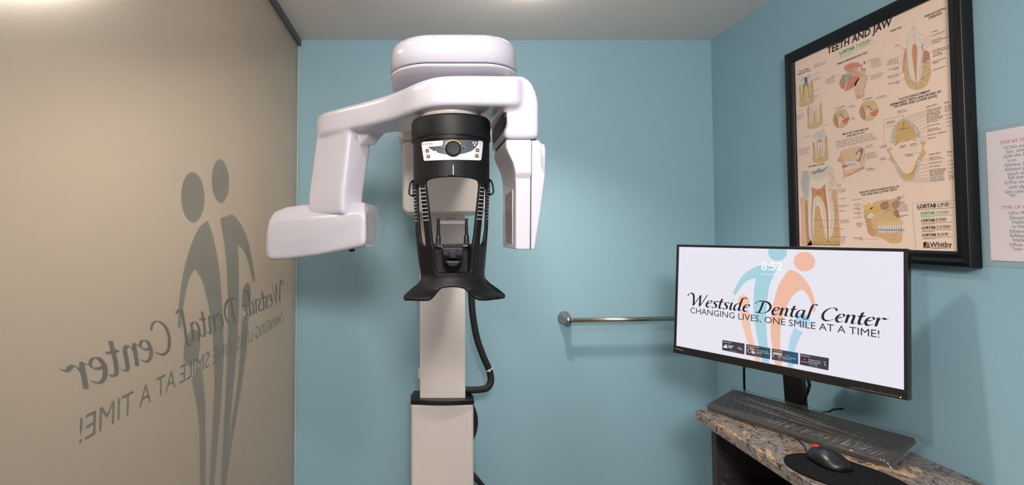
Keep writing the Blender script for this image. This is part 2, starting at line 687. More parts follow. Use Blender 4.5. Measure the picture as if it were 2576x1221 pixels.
# chancery lettering drawn with a broad nib, x-height = 1
GL = {
    'W': ([[(-.62, 1.35), (-.5, 1.72), (-.2, 1.8), (.05, 1.55), (.2, .9), (.3, 0)], [(.3, 0), (.55, .7), (.9, 1.62)], [(.88, 1.62), (.95, .9), (1.05, 0)], [(1.05, 0), (1.35, .8), (1.65, 1.75)]], 1.72),
    'e': ([[(.1, .52), (.45, .58), (.62, .8), (.5, .99), (.27, .92), (.08, .52), (.14, .12), (.36, 0), (.66, .2)]], .76),
    's': ([[(.55, .88), (.38, 1.0), (.16, .88), (.2, .66), (.42, .4), (.4, .1), (.2, 0), (0, .1)]], .64),
    't': ([[(.28, 1.42), (.2, .8), (.17, .25), (.26, .01), (.52, .14)], [(0, .95), (.25, .96), (.52, 1.0)]], .56),
    'i': ([[(.02, .84), (.2, .98), (.17, .5), (.17, .16), (.27, 0), (.46, .16)], [(.2, 1.38), (.32, 1.46)]], .5),
    'd': ([[(.62, .82), (.45, 1.0), (.2, .86), (.06, .46), (.1, .1), (.27, 0), (.48, .25), (.62, .7)], [(1.12, 1.72), (.9, 1.86), (.72, 1.7), (.64, 1.1), (.6, .25), (.68, 0), (.9, .16)]], .95),
    'D': ([[(.42, 1.5), (.36, .8), (.24, .04)], [(-.3, 1.2), (-.14, 1.5), (.3, 1.62), (.9, 1.5), (1.22, 1.0), (1.1, .4), (.7, .05), (.2, .02), (-.05, .12)]], 1.42),
    'n': ([[(-.02, .84), (.14, .98), (.13, .5), (.11, 0)], [(.12, .5), (.3, .86), (.5, 1.0), (.61, .85), (.58, .4), (.57, .12), (.66, 0), (.86, .16)]], .9),
    'a': ([[(.64, .86), (.45, 1.0), (.2, .86), (.06, .46), (.1, .1), (.27, 0), (.48, .25), (.62, .7)], [(.66, 1.0), (.6, .4), (.6, .14), (.68, 0), (.9, .16)]], .93),
    'l': ([[(.72, 1.72), (.5, 1.86), (.32, 1.7), (.24, 1.1), (.17, .25), (.08, -.12), (-.2, -.1)]], .52),
    'C': ([[(1.12, 1.3), (1.0, 1.58), (.65, 1.6), (.28, 1.25), (.1, .7), (.22, .15), (.6, 0), (1.05, .28)]], 1.16),
    'r': ([[(-.02, .84), (.14, .98), (.13, .5), (.11, 0)], [(.12, .5), (.3, .86), (.50, 1.0), (.66, .88), (.86, 1.02)]], .78),
    ' ': ([], .7),
}
NIB = Vector((math.cos(math.radians(28)), math.sin(math.radians(28)))) * 0.17


def chancery(s, slant=0.16):
    """-> list of quads in x-height units, total width"""
    x = 0.0
    quads = []
    for ch in s:
        strokes, adv = GL[ch]
        for st in strokes:
            P = catmull(st, 7)
            P = [Vector((x + p.x + p.y * slant, p.y)) for p in P]
            for a, b in zip(P, P[1:]):
                t = (b - a)
                if t.length < 1e-6:
                    continue
                h = NIB * 0.5
                nn = Vector((-t.y, t.x)).normalized() * 0.036
                quads.append([a - h - nn, b - h - nn, b + h + nn, a + h + nn])
                quads.append([a - h, a + h, b + h, b - h])
        x += adv
    return quads, x


def put_chancery(cv, s, p0, p1, xh, col, layer):
    q, w = chancery(s)
    p0, p1 = Vector(p0), Vector(p1)
    d = p1 - p0
    e = d.normalized()
    n = Vector((-e.y, e.x))
    k = d.length / w
    for quad in q:
        cv.add([p0 + e * (p.x * k) + n * (p.y * xh) for p in quad], [(0, 1, 2, 3)], col, layer)


def circ(c, rx, ry, n=40):
    return [(c[0] + rx * math.cos(2 * PI * k / n), c[1] + ry * math.sin(2 * PI * k / n)) for k in range(n)]


BLUE_BODY = catmull(S(zs, [(700, 192), (620, 218), (550, 270), (505, 338), (476, 398), (492, 416)]), 6)[:-1] + \
    catmull(S(zs, [(494, 416), (530, 360), (580, 312), (642, 290)]), 6)[:-1] + \
    catmull(S(zs, [(642, 292), (628, 400), (626, 540), (648, 700), (680, 860), (712, 1010), (740, 1150)]), 6)[:-1] + \
    catmull(S(zs, [(752, 1150), (745, 1000), (735, 850), (722, 700), (718, 580), (726, 450), (748, 330), (800, 215)]), 6)
ORANGE_BODY = catmull(S(zs, [(890, 228), (960, 258), (1030, 340), (1070, 440), (1083, 540)]), 6)[:-1] + \
    catmull(S(zs, [(1060, 545), (1045, 470), (1012, 400), (975, 375)]), 6)[:-1] + \
    catmull(S(zs, [(972, 377), (925, 410), (878, 480), (842, 570), (822, 680), (822, 800), (836, 940), (842, 1060), (846, 1180)]), 6)[:-1] + \
    catmull(S(zs, [(830, 1180), (812, 1060), (786, 930), (760, 780), (750, 640), (766, 500), (800, 370), (840, 288), (890, 228)]), 6)[:-1]
ORANGE_KID = catmull(S(zs, [(528, 535), (545, 640), (572, 730), (620, 850), (670, 960), (720, 1100)]), 6)[:-1] + \
    catmull(S(zs, [(730, 1100), (705, 980), (672, 880), (632, 770), (606, 660), (596, 540)]), 6)
BLUE_KID = catmull(S(zs, [(925, 652), (985, 690)]), 4)[:-1] + \
    catmull(S(zs, [(985, 692), (950, 760), (925, 840), (916, 940), (912, 1040), (905, 1180)]), 6)[:-1] + \
    catmull(S(zs, [(880, 1180), (872, 1040), (874, 930), (882, 800), (900, 710), (925, 652)]), 6)[:-1]
HEADS = {'blue': (zs(800, 98), 0.0245, 0.0260), 'orange': (zs(997, 170), 0.0255, 0.0265), 'okid': (zs(553, 460), 0.0165, 0.0180), 'bkid': (zs(985, 600), 0.0180, 0.0190)}
NAME0, NAME1 = zs(168, 490), zs(1590, 652)
TAG0, TAG1 = zs(163, 546), zs(1547, 728)

# ------------------------------------------------------------------ vinyl logo on the far face of the frosted glass (reads mirrored from inside)
XD = XL - GT - 0.0006


def gl(px, py):
    q = onX(px, py, XD)
    return (-q.y, q.z)


gA, gB = gl(706, 760), gl(190, 990)                    # name baseline, first and last letter
gB = (gB[0] + 0.022, gB[1] + 0.022 * (gB[1] - gA[1]) / (gB[0] - gA[0]))
hA, hB = gl(555, 456), gl(483, 497)                    # the two adult heads
LK = (gB[0] - gA[0]) / (NAME1[0] - NAME0[0])
LKV = (0.5 * (hA[1] + hB[1]) - 0.5 * (gA[1] + gB[1])) / (0.5 * (HEADS['blue'][0][1] + HEADS['orange'][0][1]) - 0.5 * (NAME0[1] + NAME1[1]))
ROT = (gB[1] - gA[1]) / (gB[0] - gA[0]) - (NAME1[1] - NAME0[1]) / (NAME1[0] - NAME0[0])


def to_glass(p):
    u = gA[0] + (p[0] - NAME0[0]) * LK
    v = 0.5 * (gA[1] + gB[1]) + (p[1] - 0.5 * (NAME0[1] + NAME1[1])) * LKV
    return (u, v)


FU = 0.5 * (hA[0] + hB[0]) - 0.5 * (to_glass(HEADS['blue'][0])[0] + to_glass(HEADS['orange'][0])[0])


def fig_glass(p):
    u, v = to_glass(p)
    return (u + FU, v)


def glass_pos(u, v, layer):
    return Vector((XD + layer * 1e-4, -u, v))


sign = thing('vinyl_sign', (XL - GT - 0.0006, 1.45, 1.2), 'mirrored practice logo and lettering stuck on the frosted glass', 'sign')
for body, head, who in ((BLUE_BODY, 'blue', 'figure_emblem'), (ORANGE_BODY, 'orange', 'figure_emblem'), (ORANGE_KID, 'okid', 'figure_emblem'), (BLUE_KID, 'bkid', 'figure_emblem')):
    cv = Canvas(glass_pos)
    cv.poly([fig_glass(p) for p in body], (90, 94, 90), 1)
    hc, rx, ry = HEADS[head]
    cv.poly([fig_glass(p) for p in circ(hc, rx, ry)], (90, 94, 90), 1)
    cv.build(who, M['vinylfig'], sign)
cv = Canvas(glass_pos)
put_chancery(cv, 'Westside Dental Center', gA, gB, 0.044, (30, 30, 30), 3)
cv.build('name_lettering', M['vinyltext'], sign, 'dark script lettering')
cv = Canvas(glass_pos)
cv.text('CHANGING LIVES, ONE SMILE AT A TIME!', gl(712, 812), gl(196, 1118), (30, 30, 30), 3, vs=0.85)
cv.build('slogan_lettering', M['vinyltext'], sign, 'dark capital lettering')

# ------------------------------------------------------------------ panoramic imaging unit
def R(z): return CZ + z


unit = thing('xray_unit', (0.08, 1.86, 0), 'white panoramic dental imaging unit with black face support on a column', 'x-ray machine')


def X_at(px, Y): return onY(px, 539, Y).x
def Z_at(py, Y): return onY(1055, py, Y).z


def smoothed(name, parts, m, parent, voxel=0.006, it=10, fac=0.5):
    """several closed shapes moulded into one skin"""
    bm = bmesh.new()
    for p in parts:
        t = bpy.data.meshes.new('t')
        bmesh.ops.recalc_face_normals(p, faces=p.faces)
        p.to_mesh(t)
        p.free()
        bm.from_mesh(t)
        bpy.data.meshes.remove(t)
    o = obj(name, bm, m, parent, smooth=True, recalc=False)
    r = o.modifiers.new('skin', 'REMESH')
    r.mode = 'VOXEL'
    r.voxel_size = voxel
    r.use_smooth_shade = True
    s = o.modifiers.new('soften', 'SMOOTH')
    s.factor = fac
    s.iterations = it
    return o


def rounded(bm, r=0.011):
    bmesh.ops.recalc_face_normals(bm, faces=bm.faces)
    es = [e for e in bm.edges if len(e.link_faces) == 2 and e.calc_face_angle(0) > math.radians(28)]
    bmesh.ops.bevel(bm, geom=es, offset=r, segments=4, profile=0.5, affect='EDGES', clamp_overlap=True)
    return bm


# column
yc, yl = 2.0, 1.982
c0, c1 = X_at(1056, yc), X_at(1169.5, yc)
l0, l1 = X_at(1034, yl), X_at(1190, yl)
zcap = Z_at(1004, yl)
obj('upper_column', boxb(c0, c1, yc, yc + 0.075, zcap - 0.1, R(0.20)), M['cream'], unit, bevel=0.004)
obj('lower_column', boxb(l0, l1, yl, yl + 0.11, 0.0, zcap - 0.018), M['cream'], unit, bevel=0.012)
bm = bmesh.new()
pl = []
for k in range(17):
    t = k / 16
    pl.append((l0 - 0.001 + (l1 - l0 + 0.002) * t, yl - 0.004 - 0.012 * math.sin(PI * t)))
pl += [(l1 + 0.002, yl + 0.05), (l1 - 0.01, yl + 0.112), (l0 + 0.01, yl + 0.112), (l0 - 0.002, yl + 0.05)]
loft(bm, [[(x, y, zcap - 0.019) for x, y in pl], [(x, y, zcap - 0.002) for x, y in pl]])
obj('column_collar', bm, M['black2'], unit, bevel=0.002)
obj('foot_plate', boxb(l0 - 0.12, l1 + 0.12, yl - 0.05, yl + 0.30, 0.0, 0.012), M['cream'], unit, bevel=0.004)
obj('wall_bracket', boxb(c0 + 0.03, c1 - 0.03, yc + 0.07, YB, R(-0.02), R(0.05)), M['cream'], unit, bevel=0.004)
obj('side_button', boxb(c0 - 0.006, c0 + 0.002, yc + 0.012, yc + 0.03, Z_at(955, yc), Z_at(930, yc)), M['white'], unit, bevel=0.002)
lug = bmesh.new()
lathe(lug, onY(1136, 556, yc - 0.002), (0, -1, 0), [(0.020, 0), (0.020, 0.003), (0.015, 0.006)], 28)
for v in lug.verts:
    v.co.z = Z_at(555, yc) + (v.co.z - Z_at(555, yc)) * 0.5
obj('column_cap', lug, M['white'], unit, smooth=True)

# carriage and neck behind the face support
ya = 1.74
bm = bmesh.new()
k0, k1 = X_at(1012, ya), X_at(1226, ya)
pts = rrect(k0, k1, Z_at(535, ya), Z_at(352, ya), 0.022)
loft(bm, [[(x, ya + 0.012, z) for x, z in [(a * 0.97 + 0.03 * (k0 + k1) / 2, b) for a, b in pts]], [(x, ya + 0.02, z) for x, z in pts], [(x, yc + 0.06, z) for x, z in pts]])
obj('carriage', bm, M['cream'], unit, bevel=0.006)
bm = bmesh.new()
n0, n1 = X_at(1001, ya), X_at(1236, ya)
loft(bm, [[(k0, ya + 0.006, Z_at(351, ya)), (k1, ya + 0.006, Z_at(351, ya)), (k1, yc + 0.06, Z_at(351, ya)), (k0, yc + 0.06, Z_at(351, ya))],
          [(n0, ya, Z_at(343, ya)), (n1, ya, Z_at(343, ya)), (n1, yc + 0.06, Z_at(343, ya)), (n0, yc + 0.06, Z_at(343, ya))],
          [(n0, ya, R(0.37)), (n1, ya, R(0.37)), (n1, yc + 0.06, R(0.37)), (n0, yc + 0.06, R(0.37))]])
obj('neck', bm, M['cream'], unit, bevel=0.005)

# head housing
hx0, hx1 = -0.070, 0.236
hy0, hy1 = 1.20, 1.98


def head_ring(inset, z, r=0.085, fi=None):
    fi = inset if fi is None else fi
    pts = rrect(hx0 + inset, hx1 - inset, hy0 + fi, hy1, max(0.02, r - inset * 0.4), 12)
    return [(x, y - 0.014 * math.sin(PI * (x - hx0) / (hx1 - hx0)) * (1 if y < hy0 + 0.2 else 0), z) for x, y in pts]


bm = bmesh.new()
loft(bm, [head_ring(0.006, R(0.3895)), head_ring(0.0, R(0.392)), head_ring(0.002, R(0.436)), head_ring(0.005, R(0.447)), head_ring(0.012, R(0.455)), head_ring(0.024, R(0.459)), head_ring(0.045, R(0.460))])
obj('head_housing', bm, M['white'], unit, smooth=True)
bm = bmesh.new()
loft(bm, [head_ring(0.036, R(0.457)), head_ring(0.042, R(0.465)), head_ring(0.056, R(0.472)), head_ring(0.08, R(0.475)), head_ring(0.11, R(0.476))])
obj('head_lid', bm, M['white'], unit, smooth=True)
bm = bmesh.new()
loft(bm, [head_ring(0.03, R(0.336), 0.085, 0.17), head_ring(0.008, R(0.345), 0.085, 0.15), head_ring(0.003, R(0.362), 0.085, 0.10), head_ring(0.001, R(0.373), 0.085, 0.035), head_ring(0.0, R(0.379), 0.085, 0.008), head_ring(0.001, R(0.384)), head_ring(0.004, R(0.3865))])
obj('head_tray', bm, M['white'], unit, smooth=True)
bm = bmesh.new()
loft(bm, [head_ring(0.008, R(0.384)), head_ring(0.008, R(0.392))])
obj('head_seam', bm, M['seam'], unit)

# rotating gantry : one moulded arm with a post at each end
zt, zb = R(0.342), R(0.274)
front = [onZ(px, py, zt) for px, py in ((1300, 188), (1165, 187), (1100, 190), (1050, 203), (1000, 225), (960, 240), (900, 257), (850, 270), (812, 281), (797, 289))]
front = catmull([Vector((p.x, p.y)) for p in front], 5)
plan = [Vector((0.245, 1.165))] + front + [Vector(p) for p in ((-0.295, 1.545), (-0.235, 1.60), (-0.125, 1.475), (-0.06, 1.43), (0.0, 1.43), (0.10, 1.44), (0.20, 1.42), (0.25, 1.36))]
arm = prism([(p.x, p.y, zb) for p in plan], (0, 0, zt - zb))
A, B, C, D = (-0.293, 1.525), (-0.178, 1.398), (-0.118, 1.462), (-0.232, 1.60)
A2, B2, C2, D2 = (-0.322, 1.525), (-0.202, 1.398), (-0.152, 1.462), (-0.266, 1.60)
post = bmesh.new()
loft(post, [[(x, y, R(0.05)) for x, y in (A2, B2, C2, D2)], [(x, y, R(0.10)) for x, y in (A2, B2, C2, D2)], [(x, y, zt - 0.004) for x, y in (A, B, C, D)]])
gus = prism([(C[0] - 0.006, C[1], zb - 0.034), (C[0] - 0.006, C[1], zb + 0.006), (C[0] + 0.030, C[1] - 0.016, zb + 0.006)], (-0.035, -0.04, 0))   # web between arm and post
yp = 1.148
el = [(1180, 189), (1318, 189), (1336, 200), (1350, 226), (1357, 255), (1357, 350), (1270, 350), (1270, 272), (1180, 266)]
rpost = prism([onY(px, py, yp) for px, py in el], (0, 0.21, 0))
obj_g = smoothed('gantry', [rounded(arm), gus, rounded(rpost), rounded(post)], M['white'], unit, 0.0034, 24)
ex = X_at(1270, yp)
zg = Z_at(350, yp)
bm = bmesh.new()
dpts = catmull([onX(px, py, ex - 0.0006) for px, py in ((1269, 283), (1267, 322), (1252, 345), (1240, 360), (1238, 340), (1240, 326), (1254, 303))], 5, True)
loft(bm, [dpts, [p + Vector((0.004, 0, 0)) for p in dpts]])
obj('side_display', bm, M['black2'], unit, smooth=False)

# sensor head under the near post
yd = 1.15
det = [(1272, 353), (1335.5, 353), (1335.5, 450), (1334, 628.5), (1299, 628.5), (1297.5, 625), (1297.5, 470), (1296, 440), (1289, 410), (1279, 390), (1272, 372)]
obj('sensor_head', prism([onY(px, py, yd) for px, py in det], (0, 0.178, 0)), M['white'], unit, bevel=0.004, angle=25)
cov = [(1337.5, 353), (1357, 353), (1362, 362), (1363, 420), (1372, 440), (1359, 540), (1346, 622), (1343, 629), (1336, 629), (1337, 460)]
obj('sensor_cover', prism([onY(px, py, yd + 0.003) for px, py in cov], (0, 0.165, 0)), M['white'], unit, bevel=0.003, angle=25)
bul = [(1357, 358), (1372, 364), (1373.5, 380), (1372, 440), (1366, 490), (1358, 450)]
obj('cover_ridge', prism([onY(px, py, yd + 0.03) for px, py in bul], (0, 0.12, 0)), M['white'], unit, bevel=0.004, angle=25)
fr = bmesh.new()
up_ = [(1272, 353), (1335.5, 353), (1335.5, 454), (1297.2, 454), (1296, 440), (1289, 410), (1279, 390), (1272, 372)]
up2 = [(1272, 353), (1335.5, 353), (1335.5, 436), (1295.5, 436), (1294, 428), (1289, 410), (1279, 390), (1272, 372)]
loft(fr, [[onY(px, py, yd + 0.002) for px, py in up_], [onY(px, py, yd + 0.002) + Vector((0, -0.008, 0)) for px, py in up2]])
obj('sensor_bulge', fr, M['white'], unit, bevel=0.003, angle=15)
obj('sensor_seam', boxb(ex + 0.004, X_at(1352, yd), yd + 0.008, yd + 0.16, zg - 0.004, zg + 0.003), M['seam'], unit)
sx = X_at(1297.5, yd) - 0.0006


def gpt(px, py): return onX(px, py, sx)


bm = bmesh.new()
g4 = [gpt(1270, 492), gpt(1289, 479), gpt(1289, 616), gpt(1271, 612)]
loft(bm, [g4, [p + Vector((0.002, 0, 0)) for p in g4]])
win = obj('sensor_window', bm, M['pane'], unit)
bm = bmesh.new()
for k in range(1, 26):  # thin strips modelled in place of the grid reflected in the glossy window
    a, b = g4[0].lerp(g4[3], k / 26), g4[1].lerp(g4[2], k / 26)
    loft(bm, [[a + Vector((-0.0008, 0, -0.0003)), b + Vector((-0.0008, 0, -0.0003)), b + Vector((-0.0008, 0, 0.0003)), a + Vector((-0.0008, 0, 0.0003))],
              [a + Vector((0.001, 0, -0.0006)), b + Vector((0.001, 0, -0.0006)), b + Vector((0.001, 0, 0.0006)), a + Vector((0.001, 0, 0.0006))]])
for k in range(4):
    a, b = g4[k], g4[(k + 1) % 4]
    tube(bm, [a, b], 0.0008, 6)
obj('window_rim_and_reflection', bm, M['cream'], win)

# tube head on the far post
def tY(px, off=0.0): return 1.60 + (px - 668) * (-0.00093) + off


fo = [(671, 578), (677, 558), (700, 549.5), (760, 543), (850, 536), (903, 531.5), (914, 534), (920, 544), (920, 609), (914, 620), (880, 628), (800, 643), (720, 653.5), (682, 655), (670, 649), (668, 632)]
so = [(677, 552), (690, 533), (720, 521), (772, 513.5), (850, 509), (903, 507), (917, 510), (925, 521), (926, 610), (920, 620), (880, 628.5), (800, 643.5), (720, 654), (682, 655.3), (670, 649.5), (667.5, 632)]
nrm = Vector((0.10, 0.995, 0)).normalized()
r0 = [onY(px, py, tY(px, 0.004)) for px, py in fo]
cen = sum(r0, Vector()) / len(r0)
rf = [p.lerp(cen, 0.07) - nrm * 0.006 for p in r0]
r1 = [onY(px, py, tY(px, 0.045)) for px, py in so]
r2 = [p + nrm * 0.11 for p in r1]
bm = bmesh.new()
loft(bm, [rf, r0, r1, r2])
smoothed('tube_head', [bm], M['white'], unit, 0.0045, 5)
cv4 = [(917, 511), (934, 515), (936, 541), (942, 546), (942.5, 616), (938, 621), (917, 620)]
bm = bmesh.new()
q0 = [onY(px, py, tY(px, 0.012)) for px, py in cv4]
loft(bm, [q0, [p + nrm * 0.09 for p in q0]])
obj('tube_cover', bm, M['clear'], unit, bevel=0.002, label='clear plastic cover on the tube head')
bm = bmesh.new()
lathe(bm, onY(712, 598, tY(712, -0.004)), -nrm, [(0.0022, 0), (0.0016, 0.0025), (0.0006, 0.003)], 12)
obj('tube_screw', bm, M['cream'], unit, smooth=True)
bm = bmesh.new()
lathe(bm, onY(885, 628, tY(885, 0.05)) + Vector((0, 0, 0.004)), (0, 0, -1), [(0.008, 0), (0.008, 0.008), (0.006, 0.010)], 16)
obj('tube_foot', bm, M['seam'], unit, smooth=True)

# black face support : round drum, pierced shell with handles
xc, yq = 0.0725, 1.222
rc = 0.0905
zd1, zd0 = Z_at(283, 1.135), Z_at(341, 1.135)
bm = bmesh.new()
lathe(bm, (xc, yq, 0), (0, 0, 1), [(rc - 0.012, zd1 + 0.001), (rc - 0.004, zd1 - 0.001), (rc, zd1 - 0.007), (rc + 0.0005, zd0 + 0.004), (rc, zd0 + 0.0), (rc - 0.004, zd0 - 0.001)], 72)
obj('drum', bm, M['black'], unit, smooth=True)
bm = bmesh.new()
lathe(bm, (xc, yq, 0), (0, 0, 1), [(rc - 0.022, zd1 - 0.004), (rc - 0.022, zb + 0.012)], 48)
obj('drum_spindle', bm, M['cream'], unit, smooth=True)


def interp(tab, t):
    for (a, va), (b, vb) in zip(tab, tab[1:]):
        if t <= b:
            k = max(0, (t - a) / (b - a))
            k = k * k * (3 - 2 * k)
            return va + (vb - va) * k
    return tab[-1][1]


HW = [(330, 97), (560, 95), (610, 91), (660, 85.5), (690, 82), (715, 90), (730, 108), (748, 134), (760, 136)]
YF = [(330, 1.134), (470, 1.134), (600, 1.140), (700, 1.150), (725, 1.140), (755, 1.108)]
DP = [(330, 0.088), (600, 0.085), (690, 0.075), (715, 0.060), (735, 0.050), (755, 0.040)]


def shell_pt(px, py, off=0.0):
    u = (px - 1135.5) / interp(HW, py)
    u = max(-1, min(1, u))
    Y = interp(YF, py) + interp(DP, py) * (1 - math.sqrt(max(0, 1 - u * u)))
    return onY(px, py, Y - off)


def shell_mesh(outer, holes, step, off=0.0):
    V, Fc = sheet2d(outer, holes, step)
    bm = bmesh.new()
    vs = [bm.verts.new(shell_pt(v.x, v.y, off)) for v in V]
    for f in Fc:
        try:
            bm.faces.new([vs[i] for i in f])
        except ValueError:
            pass
    for v in [v for v in bm.verts if not v.link_faces]:
        bm.verts.remove(v)
    return bm


def q2(pts): return [(640 + x / 3.0526, 380 + y / 3.0526) for x, y in pts]


top_arc = [(1040 + k * (191 / 12), 347 - 10 * math.sin(PI * k / 12)) for k in range(13)]
outer = top_arc[::-1] + [(1039.7, 380), (1040, 475), (1043, 550), (1047.5, 609), (1053, 655), (1057.5, 684), (1059, 698)] + \
    [(p.x, p.y) for p in catmull([(1059, 699), (1054, 711), (1034, 727), (1018, 742), (1014.4, 749.5)], 4)] + \
    [(p.x, p.y) for p in catmull([(1017, 751), (1033, 752), (1062, 754), (1077, 752.5), (1089, 743.6), (1102, 729.5), (1118, 722.5), (1143, 720.7), (1164, 723.5), (1177, 730.5), (1193, 744), (1207, 751), (1223, 752), (1246, 748.5), (1269, 745)], 3)] + \
    [(p.x, p.y) for p in catmull([(1271, 742), (1256, 729), (1232, 712), (1220, 699)], 4)] + [(1219, 684.6), (1223, 642), (1227.5, 576.5), (1230, 511), (1231, 462), (1231, 380)]
face_hole = [(p.x, p.y) for p in catmull([(1068.5, 463), (1073, 453.7), (1098.6, 447.5), (1138, 445), (1177, 447.5), (1203, 453.7), (1208, 463)], 4)] + \
    [(1207.5, 477), (1199, 553), (1195.5, 590), (1191.5, 612), (1189.5, 626), (1185.5, 682), (1181, 688), (1100, 689.5), (1095, 684), (1090, 626), (1086, 610), (1081, 563), (1077, 527), (1071, 478)]
slot_l = q2([(1243, 285), (1252, 262), (1271, 259), (1275, 300), (1290, 450), (1300, 560), (1312, 690), (1313, 734), (1290, 730), (1272, 700), (1258, 600), (1250, 500), (1245, 400)])
slot_r = q2([(1769, 252), (1783, 262), (1791, 300), (1791, 400), (1789, 500), (1784, 600), (1770, 690), (1755, 720), (1732, 726), (1733, 680), (1745, 560), (1757, 430), (1767, 300)])
bm = shell_mesh(outer, [face_hole, slot_l, slot_r], 4.0)
sh = obj('face_support', bm, M['black'], unit, smooth=True)
md = sh.modifiers.new('wall', 'SOLIDIFY')
md.thickness = 0.006
md.offset = -1 if sh.data.polygons[0].normal.y < 0 else 1
# raised lip under the drum
bm = shell_mesh([(1046, 352 - 1), (1080, 342), (1135, 338), (1190, 342), (1226, 351), (1226, 358), (1190, 350), (1135, 347), (1080, 350), (1046, 358)], [], 4, 0.003)
o = obj('shell_lip', bm, M['black'], unit, smooth=True)
# chin bowl recessed behind the opening
bowl = [(1086, 612), (1091, 620), (1099, 622), (1111.7, 624), (1111.7, 632), (1168, 631), (1168, 621), (1182, 621), (1189, 614), (1188, 640), (1184, 684), (1180, 690), (1101, 691), (1096, 686), (1092, 640)]
bm = bmesh.new()
b0 = [shell_pt(px, py, -0.004) for px, py in bowl]
bc = sum(b0, Vector()) / len(b0)
b1 = [Vector((p.x + (bc.x - p.x) * 0.06, 1.195, p.z + (bc.z - p.z) * 0.02)) for p in b0]
vr0 = [bm.verts.new(p) for p in b0]
vr1 = [bm.verts.new(p) for p in b1]
nb = len(b0)
for i in range(nb):
    if i >= 8 or i == nb - 1:
        bm.faces.new((vr0[i], vr0[(i + 1) % nb], vr1[(i + 1) % nb], vr1[i]))
bm.faces.new(vr1)
bw = obj('chin_bowl', bm, M['black'], unit)
md = bw.modifiers.new('wall', 'SOLIDIFY')
md.thickness = 0.003
# support bar from the bowl back to the column
obj('support_bar', boxb(xc - 0.02, xc + 0.02, 1.199, yc + 0.01, R(-0.083), R(-0.055)), M['black2'], unit, bevel=0.003)
obj('support_stay', boxb(xc - 0.012, xc + 0.012, 1.199, 1.21, R(-0.083), R(-0.04)), M['black2'], unit)


def q4(pts): return [(1000 + x / 4.069, 480 + y / 4.069) for x, y in pts]


# chin rest with its two posts
yr = 1.158
chin = thing_parts = None
cr = [onY(*p, yr) for p in q4([(383, 541), (740, 541), (740, 556), (668, 556), (668, 583), (465, 583), (465, 556), (383, 556)])]
rest = obj('chin_rest', prism(cr, (0, 0.014, 0)), M['black2'], unit, bevel=0.0012)
cr = [onY(*p, yr - 0.004) for p in q4([(463, 586), (674, 586), (676, 640), (668, 660), (668, 700), (470, 700), (470, 660), (460, 640)])]
obj('hinge_plate', prism(cr, (0, 0.016, 0)), M['black2'], rest, bevel=0.002)
cr = [onY(*p, yr - 0.013) for p in q4([(532, 616), (601, 616), (604, 692), (530, 692)])]
obj('hinge_latch', prism(cr, (0, 0.012, 0)), M['black2'], rest, bevel=0.0015)
bm = bmesh.new()
tube(bm, [onY(*q4([(472, 672)])[0], yr - 0.006), onY(*q4([(664, 672)])[0], yr - 0.006)], 0.0028, 12)
obj('hinge_pin', bm, M['black2'], rest, smooth=True)
cup = [onY(px, py, yr - 0.006) for px, py in q4([(468, 706), (668, 706), (664, 738), (640, 770), (600, 784), (566, 788), (530, 784), (494, 768), (472, 738)])]
cb = bmesh.new()
cc = sum(cup, Vector()) / len(cup)
loft(cb, [[p + Vector((0, 0.02, 0)) for p in cup], cup, [p.lerp(cc, 0.35) + Vector((0, -0.006, 0)) for p in cup]])
obj('chin_cup', cb, M['black2'], rest, bevel=0.002)
for x0, x1, rx0, rx1 in ((391, 445, 402, 438), (677, 735, 687, 721)):
    a, b = q4([((x0 + x1) / 2, 548), ((x0 + x1) / 2, 458)])
    bm = bmesh.new()
    pa, pb = onY(*a, yr + 0.006), onY(*b, yr + 0.006)
    w = (x1 - x0) / 4.069 / F * yr / 2
    lathe(bm, pa, (0, 0, 1), [(w * 1.15, 0), (w, 0.002), (w * 0.9, (pb - pa).length), (w * 0.6, (pb - pa).length + 0.001)], 20)
    sl = obj('post', bm, M['black2'], rest, smooth=True)
    t = q4([((rx0 + rx1) / 2, 284)])[0]
    pt = onY(*t, yr + 0.006)
    w2 = (rx1 - rx0) / 4.069 / F * yr / 2
    h0, h1 = pb.z - pa.z - 0.004, pt.z - pa.z
    prof = [(w2, h0), (w2, h1 - 0.015)]
    for k in range(3):
        hh = h1 - 0.0145 + k * 0.0042
        prof += [(w2 * 0.72, hh), (w2 * 0.72, hh + 0.001), (w2, hh + 0.0012), (w2, hh + 0.004)]
    prof += [(w2 * 0.9, h1)]
    bm = bmesh.new()
    lathe(bm, pa, (0, 0, 1), prof, 18)
    obj('post_rod', bm, M['black2'], rest)
bm = bmesh.new()
qa, qb = onY(*q4([(398, 306)])[0], yr + 0.002), onY(*q4([(737, 340)])[0], yr + 0.002)
box(bm, qa.x, qb.x, yr + 0.010, yr + 0.016, qb.z, qa.z)
obj('bite_bar', bm, M['clear'], rest, bevel=0.001, label='clear plastic bar between the two black posts')

# graduation lines on the four legs
def leg_marks(name, left, right, n, y0a, y1a, y0b, y1b):
    bm = bmesh.new()
    for k in range(n):
        t = k / (n - 1)
        p = (left[0][0] + (left[1][0] - left[0][0]) * t, y0a + (y1a - y0a) * t)
        q = (right[0][0] + (right[1][0] - right[0][0]) * t, y0b + (y1b - y0b) * t)
        pts = [(p[0] + (q[0] - p[0]) * j / 4, p[1] + (q[1] - p[1]) * j / 4) for j in range(5)]
        up = [bm.verts.new(shell_pt(x, y - 0.7, 0.0009)) for x, y in pts]
        dn = [bm.verts.new(shell_pt(x, y + 0.7, 0.0009)) for x, y in pts]
        for j in range(4):
            bm.faces.new((dn[j], dn[j + 1], up[j + 1], up[j]))
    obj(name, bm, M['mark'], sh)


